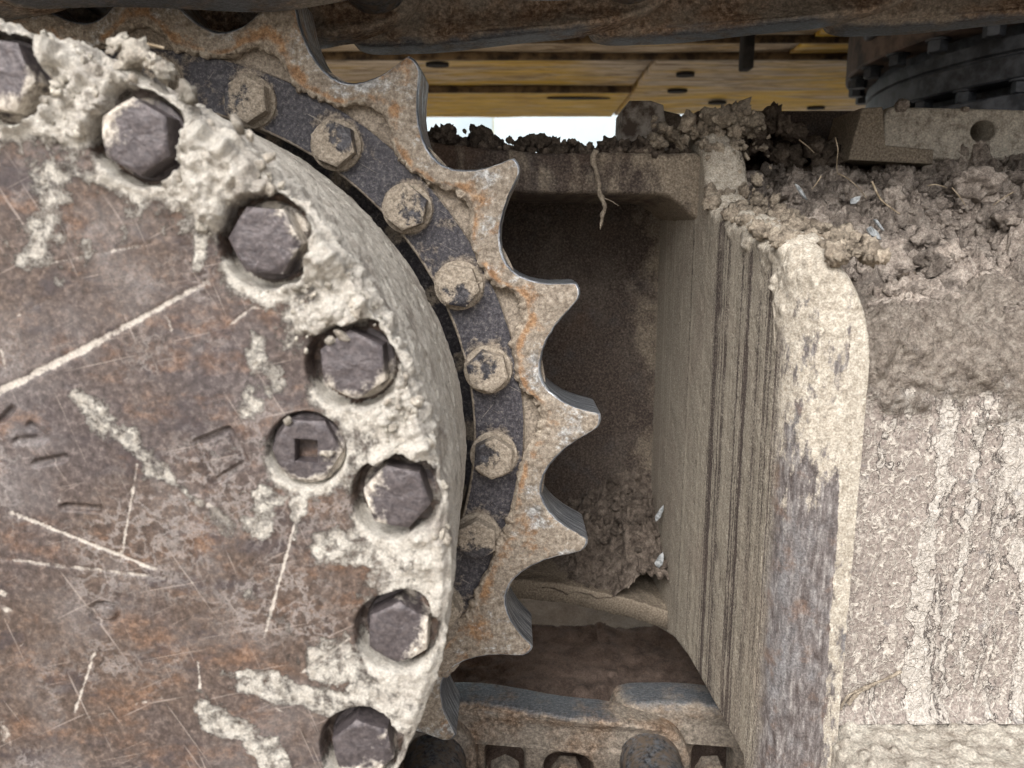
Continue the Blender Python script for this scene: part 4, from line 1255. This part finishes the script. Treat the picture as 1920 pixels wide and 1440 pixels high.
def build_pile():
    xs = np.linspace(0.030, 0.170, 180); ys = np.linspace(0.746, 0.866, 120)
    X, Y = np.meshgrid(xs, ys, indexing='ij')
    p = np.stack([X, Y, np.zeros_like(X)], -1)
    base = np.interp(X, [-0.06, 0.022, 0.06, 0.09, 0.12, 0.15, 0.165], [-0.343, -0.346, -0.352, -0.358, -0.366, -0.376, -0.380])
    hgt = 0.088 * sstep(0.735, 0.89, Y + 0.018 * fbm(p, 30, 3, 241)) * sstep(0.035, 0.085, X + 0.012 * fbm(p, 35, 3, 242)) + 0.035 * sstep(0.09, 0.15, X)
    Z = base - 0.006 + hgt * (0.85 + 0.15 * sstep(0.05, 0.12, X))
    on = sstep(0.0, 0.03, hgt)
    for sc, am, sd, de in ((45, 0.006, 251, .65), (95, 0.006, 255, .7), (210, 0.004, 259, .75), (400, 0.0018, 261, .8)):
        Z = Z + clods(p, sc, sd, 2, de) * am * on
    Z = Z + fbm(p, 90, 4, 263) * 0.003
    P = np.stack([X, Y, H + Z], -1)
    P = P + np.stack([fbm(p, 140, 3, 265), fbm(p, 140, 3, 266), 0 * X], -1) * 0.002
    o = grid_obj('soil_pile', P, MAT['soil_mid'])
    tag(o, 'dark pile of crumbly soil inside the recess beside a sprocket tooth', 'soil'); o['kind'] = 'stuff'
    sp = []
    for k in range(260):
        i, j = r3.randrange(30, 170), r3.randrange(0, 110)
        r_ = 0.0014 + 0.005 * r3.random() ** 3
        sp.append((X[i, j], Y[i, j], H + Z[i, j] + r_ * .4, r_))
    scatter('soil_crumbs', sp, MAT['soil_mid'], 'loose crumbs on the dark soil pile inside the recess', seed=9)


build_pile()

# pale crumbs clinging to the crust of the round cover
spots = []
for k in range(900):
    a = R(r3.uniform(2, 82)); rr_ = 0.206 + 0.040 * r3.random() ** 0.8
    x, z = rr_ * math.cos(a), rr_ * math.sin(a)
    if min(math.hypot(x - BR * math.cos(R(b)), z - BR * math.sin(R(b))) for b in BOLT_ANG[:6]) < 0.0205 + 0.002 * r3.random(): continue
    if math.degrees(a) < 20 and rr_ < 0.226: continue
    r_ = 0.0006 + 0.0026 * r3.random() ** 5
    spots.append((C.x + x, Y0 - 0.0028 * (rr_ > 0.212) - r_ * 0.1 + 0.006 * max(0, rr_ - 0.238) / 0.008, C.z + z, r_))
for px, py, r_ in ((614, 850, .0030), (541, 790, .0024), (376, 425, .0030), (446, 235, .0042), (352, 174, .0050), (640, 628, .0038), (622, 640, .0030), (470, 255, .003), (240, 95, .006), (300, 130, .006), (270, 110, .005), (505, 295, .003), (205, 75, .005)):
    p = at(px, py, Y0 - 0.002); spots.append((p.x, p.y + (0.006 if py < 140 else 0), p.z, r_))
scatter('mud_crumbs', spots, MAT['soil_pale'], 'pale crumbs stuck on the crusted rim of the cover', seed=15, parent=drive)

# big single clods
for (px, py, Y, r_, mat, lab) in ((1832, 345, 0.66, 0.020, 'soil', 'largest smooth brown clod at right of the soil heap below the holed bracket'),
                                  (1702, 530, 0.535, 0.0085, 'soil_dark', 'dark rough clod low on the front slope of the soil heap'),
                                  (1690, 198, 0.80, 0.0085, 'soil', 'angular clod sitting on top of the muddy bracket'),
                                  (1808, 205, 0.80, 0.005, 'soil', 'small pale chip sitting on top of the muddy bracket, right of the angular clod')):
    V, Q = clod_mesh(int(px), 4, 0.55)
    p = at(px, py, Y)
    o = bpy.data.objects.new('soil_clod', mesh_np('soil_clod', V * r_ * np.array([1.1, 1, 1]), Q, MAT[mat])); o.location = p
    scene.collection.objects.link(o); tag(o, lab, 'clod', 'single clods')


# ------------------------------------------------------------------ holed bracket and steel lug on the frame
br = thing('bracket', 'muddy steel bracket block with a round hole above the soil heap', 'bracket', at(1750, 300, 0.80))
a0, a1 = at(1652, 300, 0.80), at(1990, 196, 0.80)
hc = at(1845, 246, 0.80)
outl = [(a0.x, a0.z + 0.010), (a0.x + 0.02, a0.z), (a1.x, a0.z), (a1.x, a1.z - 0.006), (a0.x + 0.10, a1.z - 0.004), (a0.x + 0.006, a1.z - 0.002), (a0.x, a1.z - 0.008)]
hole = [(hc.x + 0.0125 * math.cos(t), hc.z + 0.0105 * math.sin(t)) for t in np.linspace(0, 2 * math.pi, 20, endpoint=False)]
me = curve_solid('face_plate', [outl, hole], 0.05, 0.003, MAT['soil_pale'])
o = bpy.data.objects.new('face_plate', me); link(o, br); o.location = (0, 0.825, 0)
b0, b1 = at(1590, 300, 0.785), at(1760, 200, 0.785)
lpr = [(b0.x, b0.z), (b1.x, b0.z - 0.004), (b1.x, b0.z + 0.010), (b0.x + 0.036, b0.z + 0.014), (b0.x + 0.030, b1.z), (b0.x + 0.010, b1.z - 0.001)]
me = curve_solid('side_bracket', [lpr], 0.07, 0.002, MAT['recess'])
n_ = len(me.vertices); a_ = me.attributes.new('mud', 'FLOAT', 'POINT'); a_.data.foreach_set('value', [0.8] * n_)
o = bpy.data.objects.new('side_bracket', me); link(o, br); o.location = (0, 0.82, 0)
lg = thing('steel_lug', 'upright worn steel lug standing behind the top plate against the yellow deck', 'lug', at(1220, 280, 0.79))
c0, c1 = at(1163, 290, 0.79), at(1222, 188, 0.79)
me = curve_solid('lug_plate', [[(c0.x, c0.z), (c1.x + 0.02, c0.z), (c1.x + 0.012, c1.z - 0.004), (c1.x, c1.z), (c0.x + 0.008, c1.z), (c0.x + 0.001, c1.z - 0.010)]], 0.05, 0.003, MAT['lug'])
o = bpy.data.objects.new('lug_plate', me); link(o, lg); o.location = (0, 0.815, 0)
d0, d1 = at(1190, 280, 0.80), at(1300, 215, 0.80)
me = curve_solid('lug_foot', [[(d0.x, d0.z), (d1.x, d0.z), (d1.x, d1.z - 0.010), (d1.x - 0.012, d1.z + 0.002), (d1.x - 0.03, d1.z + 0.006), (d0.x, d1.z + 0.010)]], 0.05, 0.003, MAT['soil_dark'])
o = bpy.data.objects.new('lug_foot', me); link(o, lg); o.location = (0, 0.832, 0)
# dark rear wall of the frame behind the heap
box('rear_rail', (0.205, 0.90, H - 0.05), (0.64, 0.94, H + 0.142), MAT['recess'], frame)

# ------------------------------------------------------------------ track chain: links, bushings, pins, nuts, shoes
chain = thing('track_chain', 'rusty steel track chain running above and below the sprocket', 'track chain', (0.1, 0.62, 0.02))
PITCH_L = 0.20
outer = catmull([(-0.030, 0.036), (-0.018, 0.0455), (0.02, 0.047), (0.08, 0.0470), (0.14, 0.0468), (0.165, 0.0445), (0.195, 0.040), (0.224, 0.028), (0.238, 0.004), (0.236, -0.020), (0.226, -0.040),
                 (0.20, -0.050), (0.16, -0.052), (0.10, -0.052), (0.04, -0.052), (0.0, -0.050), (-0.022, -0.036), (-0.033, -0.012), (-0.036, 0.014)], 5, True)
win1 = rrect(0.064, -0.020, 0.038, 0.050, 0.010)
win2 = rrect(0.1245, -0.020, 0.046, 0.050, 0.016)


def link_mesh(sgn):
    me = curve_solid('link', [[tuple(p) for p in outer], win1, win2], 0.030, 0.004, MAT['chain'], 2)
    n = len(me.vertices); co = np.empty(n * 3, np.float32); me.vertices.foreach_get('co', co); co = co.reshape(-1, 3)
    co[:, 1] += sgn * (0.011 - 0.022 * sstep(0.03, 0.15, co[:, 0]))         # near end outboard, far end inboard
    w = 1 + 0.25 * sstep(0.028, 0.040, co[:, 2])
    co[:, 1] = co[:, 1] * w
    co[:, 1] += 0.0006 * fbm(co, 60, 2, 5)
    me.vertices.foreach_set('co', co.ravel())
    return me


LINK = link_mesh(1)
LINKM = link_mesh(-1)


def cyl_mesh(name, r_, y0, y1, mat, n=28, ch=0.002, dish=0.0):
    prf = [(0.001, y0 + dish), (r_ * 0.55, y0 + dish), (r_ * 0.7, y0), (r_ - ch, y0), (r_, y0 + ch), (r_, y1 - ch), (r_ - ch, y1), (0.001, y1)]
    ph = np.linspace(0, 2 * np.pi, n, endpoint=False)
    P = np.array([[(r0 * math.cos(t), y, r0 * math.sin(t)) for (r0, y) in prf] for t in ph])
    return mesh_np(name, P.reshape(-1, 3), grid_faces(n, len(prf), True, False), mat, sharp=40)


BUSH = cyl_mesh('bushing', 0.0285, -0.055, 0.055, MAT['pin'])
PIN = cyl_mesh('pin', 0.0205, -0.100, 0.100, MAT['pin'], dish=0.002)
NUT = bolt_mesh('nut', 0.0155, 0.016, MAT['chain'], None, 31)
YN, YFAR = 0.544, 0.672
YM = (YN + YFAR) / 2


def shoe_mesh():
    xs = np.linspace(-0.018, 0.196, 90); ys = np.linspace(0.335, 0.985, 170)
    X, Y = np.meshgrid(xs, ys, indexing='ij')
    P = np.stack([X, Y, np.zeros_like(X)], -1)
    lip = 0.010 * sstep(0.012, -0.012, X) + 0.004 * sstep(0.17, 0.196, X)
    Z = -0.0535 + lip * 0.6 + 0.0025 * fbm(P * np.array([0.4, 1, 1]), 34, 4, 301) + 0.0012 * fbm(P, 160, 3, 302)
    bank = sstep(0.70, 0.80, Y) * (1 - sstep(0.955, 0.985, Y))
    Z += bank * (0.026 + 0.003 * fbm(P * np.array([0.3, 1, 1]), 30, 4, 303)) + bank * 0.004 * clods(P, 70, 304, 2, 0.25)
    Z += 0.003 * clods(P, 90, 305, 2, 0.3) * (1 - bank)
    P[..., 2] = Z
    lo = P[:, [0, -1]].copy(); lo[..., 2] = -0.072
    P = np.concatenate([lo[:, :1], P, lo[:, 1:]], 1)
    e0 = P[:1].copy(); e0[..., 2] = -0.072; e1 = P[-1:].copy(); e1[..., 2] = -0.072
    P = np.concatenate([e0, P, e1], 0)
    return mesh_np('shoe', P.reshape(-1, 3), grid_faces(*P.shape[:2]), MAT['mud_brown'])


SHOE = shoe_mesh()
GROUSER = box_mesh('grouser', (0.0, 0.335, -0.098), (0.016, 0.985, -0.070), MAT['chain'], 0.003, 1)


def place(name, me, x, y, z, rot=0.0, flip=False, parent=chain, loc_y=0.0):
    o = bpy.data.objects.new(name, me)
    link(o, parent)
    o.location = (x, y, z)
    if flip: o.scale = (1, 1, -1)
    o.rotation_euler = (0, rot, 0)
    return o


zlow = H - 0.4785
for k in range(-3, 4):
    x = -0.0712 + PITCH_L * k - 0.0
    lk = place('link', LINK, x, YFAR, zlow); place('link', LINKM, x, YN, zlow)
    place('bushing', BUSH, x, YM, zlow); place('pin', PIN, x, YM, zlow)
    for wx in (0.064, 0.1245):
        sub(bpy.data.objects.new('nut', NUT), lk, (wx, 0.002, -0.028)).rotation_euler = (0, 0.4 * k + wx * 9, 0)
    sh = place('shoe', SHOE, x, 0, zlow); sub(bpy.data.objects.new('grouser', GROUSER), sh, (0.01, 0, 0))
sl_ = 0.037
for k in range(-2, 5):
    x = -0.107 + PITCH_L * k
    z = H + 0.208 + sl_ * x
    rot = -math.atan(sl_)
    place('link', LINK, x, YFAR + 0.006, z, rot, True); place('link', LINKM, x, YN, z, rot, True)
    place('bushing', BUSH, x, YM, z); place('pin', PIN, x, YM, z)
    sh = place('shoe', SHOE, x, 0, z, rot, True); sub(bpy.data.objects.new('grouser', GROUSER), sh, (0.01, 0, 0))
print('chain done')

# ------------------------------------------------------------------ yellow upper structure seen from below
deck = thing('excavator_deck', 'grimy yellow underside of the machine body seen under the track', 'machine body', (0.3, 2.2, H + 0.44))


def deck_panel(name, x0, x1, y0, y1, z, tilt, grime, parent=deck, nx=80, ny=30, thick=0.03):
    X, Y = np.meshgrid(np.linspace(x0, x1, nx), np.linspace(y0, y1, ny), indexing='ij')
    P = np.stack([X, Y, np.full_like(X, z)], -1)
    P[..., 2] += tilt * (Y - y0) + 0.004 * fbm(P, 3.0, 3, int(abs(x0 * 10 + y0 * 100)) % 50)
    g = np.clip(grime + 0.3 * fbm(P, 2.2, 3, 5), 0, 1)
    up = P.copy(); up[..., 2] += thick
    e0, e1 = up[:, :1], up[:, -1:]
    P = np.concatenate([e0, P, e1], 1); g = np.concatenate([g[:, :1], g, g[:, -1:]], 1)
    s0, s1 = P[:1] + np.array([0, 0, thick]), P[-1:] + np.array([0, 0, thick])
    P = np.concatenate([s0, P, s1], 0); g = np.concatenate([g[:1], g, g[-1:]], 0)
    return grid_obj(name, P, MAT['yellow'], parent, {'grime': g})


zd = H + 0.455
xcut = at(1200, 150, 2.3).x
deck_panel('belly_panel', -2.2, at(1480, 120, 2.0).x, 1.25, 2.02, zd + 0.00, 0, 0.85)
deck_panel('belly_panel', at(1484, 120, 2.0).x, 2.6, 1.25, 2.02, zd - 0.002, 0, 0.25)
deck_panel('belly_panel', -2.2, xcut, 2.032, 2.45, zd + 0.002, 0, 0.65)
deck_panel('belly_panel', xcut + 0.012, 2.6, 2.032, 2.95, zd - 0.004, 0, 0.6)
deck_panel('belly_panel', -2.2, xcut, 2.465, 2.95, zd - 0.01, 0, 0.15)
deck_panel('belly_panel', -2.2, 2.6, 1.66, 1.70, zd - 0.012, 0, 0.8, thick=0.012)
for yy_, w_ in ((1.715, 0.014), (1.86, 0.010), (2.026, 0.016), (2.457, 0.014)):  # dark strips added under the panels, painting the shade of the seams
    box('seam_dark_strip', (-2.2, yy_ - w_ / 2, zd - 0.016), (2.6 if yy_ < 2.4 else xcut, yy_ + w_ / 2, zd + 0.004), MAT['seam_dark'], deck, 0.002, 1)
box('body_shell', (-2.2, 0.95, zd + 0.045), (2.6, 2.96, zd + 0.50), MAT['yellow'], deck, 0.01)
pz = at(1400, 100, 1.80)
box('drain_pipe', (pz.x - 0.012, 1.78, pz.z - 0.035), (pz.x + 0.012, 1.82, zd + 0.02), MAT['black'], deck, 0.004)
for px, py, w in ((1085, 180, 0.10), (820, 118, 0.03), (1270, 168, 0.03), (1285, 137, 0.025), (1345, 190, 0.03), (1595, 63, 0.02), (1530, 200, 0.03)):
    yy_ = (zd - H - 0.006) / ((-(py - 720) / F * COS - SIN) / (COS - (py - 720) / F * SIN))
    p = at(px, py, yy_)
    me = cyl_mesh('hole_disc', 1.0, -0.006, 0.002, MAT['black'], 20, 0.0005)  # flat black disc, painting the shade inside a hole
    o = bpy.data.objects.new('hole_disc', me); link(o, deck)
    o.location = (p.x, p.y, zd - 0.012 if px != 1595 else zd - 0.006); o.rotation_euler = (R(-90), 0, 0); o.scale = (w, 1, 0.02)

# ------------------------------------------------------------------ slewing ring
sc_ = Vector((1.38, 1.62, H))
slew = thing('slewing_ring', 'dark greasy slewing ring with a ring of bolts under the yellow deck', 'slewing ring', (sc_.x, sc_.y, H + 0.20))


def lathe(name, prf, mat, parent, n=160):
    ph = np.linspace(0, 2 * np.pi, n, endpoint=False)
    P = np.array([[(sc_.x + r0 * math.cos(t), sc_.y + r0 * math.sin(t), z) for (r0, z) in prf] for t in ph])
    P += 0.0008 * fbm(P, 20, 2, 9)[..., None]
    o = link(bpy.data.objects.new(name, mesh_np(name, P.reshape(-1, 3), grid_faces(n, len(prf), True, False), mat, sharp=35)), parent)
    return o


lathe('upper_flange', [(0.50, H + 0.352), (0.66, H + 0.352), (0.664, H + 0.356), (0.664, H + 0.445), (0.50, H + 0.45)], MAT['slew_brown'], slew)
lathe('outer_race', [(0.50, H + 0.262), (0.615, H + 0.262), (0.618, H + 0.265), (0.618, H + 0.300), (0.612, H + 0.303), (0.612, H + 0.306), (0.618, H + 0.309), (0.618, H + 0.330), (0.60, H + 0.332), (0.60, H + 0.352)], MAT['slew'], slew)
lathe('lower_flange', [(0.45, H + 0.130), (0.655, H + 0.130), (0.658, H + 0.133), (0.658, H + 0.228), (0.655, H + 0.231), (0.56, H + 0.231), (0.56, H + 0.265)], MAT['slew'], slew)
hexb = bolt_mesh('bolt', 0.017, 0.022, MAT['slew'], 0.021, 41, na=48)
for k in range(36):
    a = R(10 * k + 4)
    if not (90 < (10 * k + 4) % 360 < 345): continue
    o = bpy.data.objects.new('bolt', hexb); link(o, slew)
    o.location = (sc_.x + 0.640 * math.cos(a), sc_.y + 0.640 * math.sin(a), H + 0.352); o.rotation_euler = (R(90), 0, a)
    o = bpy.data.objects.new('bolt', hexb); link(o, slew)
    o.location = (sc_.x + 0.598 * math.cos(a + .05), sc_.y + 0.598 * math.sin(a + .05), H + 0.262); o.rotation_euler = (R(90), 0, a)
nip = tube_mesh('grease_pipe', catmull([(sc_.x - 0.672, sc_.y + 0.02, H + 0.40), (sc_.x - 0.66, sc_.y - 0.12, H + 0.415), (sc_.x - 0.60, sc_.y - 0.30, H + 0.43)], 8), 0.010, MAT['slew'], 10)
link(bpy.data.objects.new('grease_pipe', nip), slew)

# ------------------------------------------------------------------ straws, roots, shards
def straw(pxs, Y, rad, lab, name='straw', mat='straw', lump=0.0, ys=None):
    pts = [np.array(at(px, py, (ys[i] if ys else Y))) for i, (px, py) in enumerate(pxs)]
    c = catmull(pts, 8); m = len(c)
    tp = (rad * 0.75 if mat == 'straw' else rad) * (1 - 0.5 * np.linspace(0, 1, m))
    o = bpy.data.objects.new(name, tube_mesh(name, c - pts[0], tp, MAT[mat], 8, lump))
    o.location = pts[0]; scene.collection.objects.link(o)
    return tag(o, lab, 'straw' if mat == 'straw' else 'root', 'bits of dry plant')


straw([(1498, 262), (1515, 275), (1527, 287)], 0.70, 0.0007, 'short straw sticking up behind the soil heap right of the clods on the post')
straw([(1566, 258), (1571, 280), (1569, 305), (1570, 325)], 0.70, 0.0008, 'upright straw left of the bracket corner')
straw([(1570, 325), (1590, 335), (1612, 355), (1625, 372)], 0.66, 0.0007, 'long thin straw trailing down the heap from the upright one')
straw([(1635, 340), (1650, 372), (1668, 388), (1688, 402)], 0.61, 0.0011, 'thick bent straw in the middle of the soil heap')
straw([(1540, 330), (1530, 345), (1522, 355)], 0.63, 0.0008, 'stubby straw near the left edge of the soil heap')
straw([(1785, 352), (1800, 370), (1810, 385)], 0.61, 0.0006, 'fine straw beside the largest brown clod')
straw([(1900, 360), (1880, 372), (1862, 385)], 0.60, 0.0006, 'fine straw at the far right edge of the soil heap')
straw([(1625, 238), (1638, 230), (1650, 226)], 0.778, 0.0005, 'whisker of straw on the left face of the bracket')
straw([(1740, 348), (1755, 346), (1775, 352)], 0.63, 0.0007, 'straw lying flat under the bracket hole')
straw([(1590, 1320), (1612, 1296), (1640, 1282), (1672, 1268), (1690, 1258)], 0.476, 0.0016, 'bent root stuck low on the wrinkled outer plate', 'root', 'mud_tan', 0.0005)
straw([(1575, 1330), (1590, 1305), (1618, 1290)], 0.474, 0.0011, 'short twig stuck beside the bent root', 'root', 'mud_tan', 0.0003)
straw([(1118, 282), (1112, 300), (1121, 330), (1124, 360), (1134, 385), (1128, 410), (1126, 430)], 0.692, 0.0026, 'mud coated root dangling from the top plate into the recess', 'root', 'mud_tan', 0.0011)
straw([(1134, 372), (1148, 378), (1160, 386)], 0.690, 0.0005, 'hair thin rootlet beside the dangling root', 'root', 'mud_tan')
straw([(232, 78), (270, 82), (308, 90)], 0.35, 0.0012, 'straw poking out of the pale crust at upper left')
straw([(895, 532), (906, 525), (910, 518)], 0.572, 0.0008, 'tiny rootlet between a sprocket bolt and the rim', 'root', 'mud_tan', 0.0002)
straw([(938, 335), (942, 342), (952, 350)], 0.60, 0.0004, 'fine fibres beside the second tooth', 'root', 'straw')


def shard(px, py, Y, l, w, ang, lab, mat='shard'):
    r2 = random.Random(px)
    pts = [(-l, -w * .3), (-l * .4, -w), (l * .5, -w * .7), (l, 0.1 * w), (l * .4, w * .8), (-l * .6, w)]
    pts = [(x + r2.uniform(-.12, .12) * w, y + r2.uniform(-.12, .12) * w) for x, y in pts]
    me = curve_solid('shard', [pts], 0.0016, 0.0003, MAT[mat], 1)
    o = bpy.data.objects.new('shard', me); o.location = at(px, py, Y); o.rotation_euler = (R(-25), R(-ang), R(10)); scene.collection.objects.link(o)
    tag(o, lab, 'shard', 'pale shards')


shard(1237, 962, 0.775, 0.010, 0.0026, 62, 'pale sliver upright against the wall in the recess soil, upper one')
shard(1238, 1050, 0.752, 0.009, 0.004, 68, 'pale shiny flake low in the recess soil')
shard(1502, 360, 0.61, 0.008, 0.0016, -50, 'white sliver in the hollow near the left of the soil heap')
shard(1638, 438, 0.55, 0.007, 0.0035, -35, 'bluish flake in the middle of the soil heap')
shard(1648, 422, 0.562, 0.006, 0.0014, -45, 'white sliver just above the bluish flake')
shard(1604, 375, 0.60, 0.005, 0.0025, 30, 'small grey flake near the thick bent straw')
print('objects', len(bpy.data.objects))
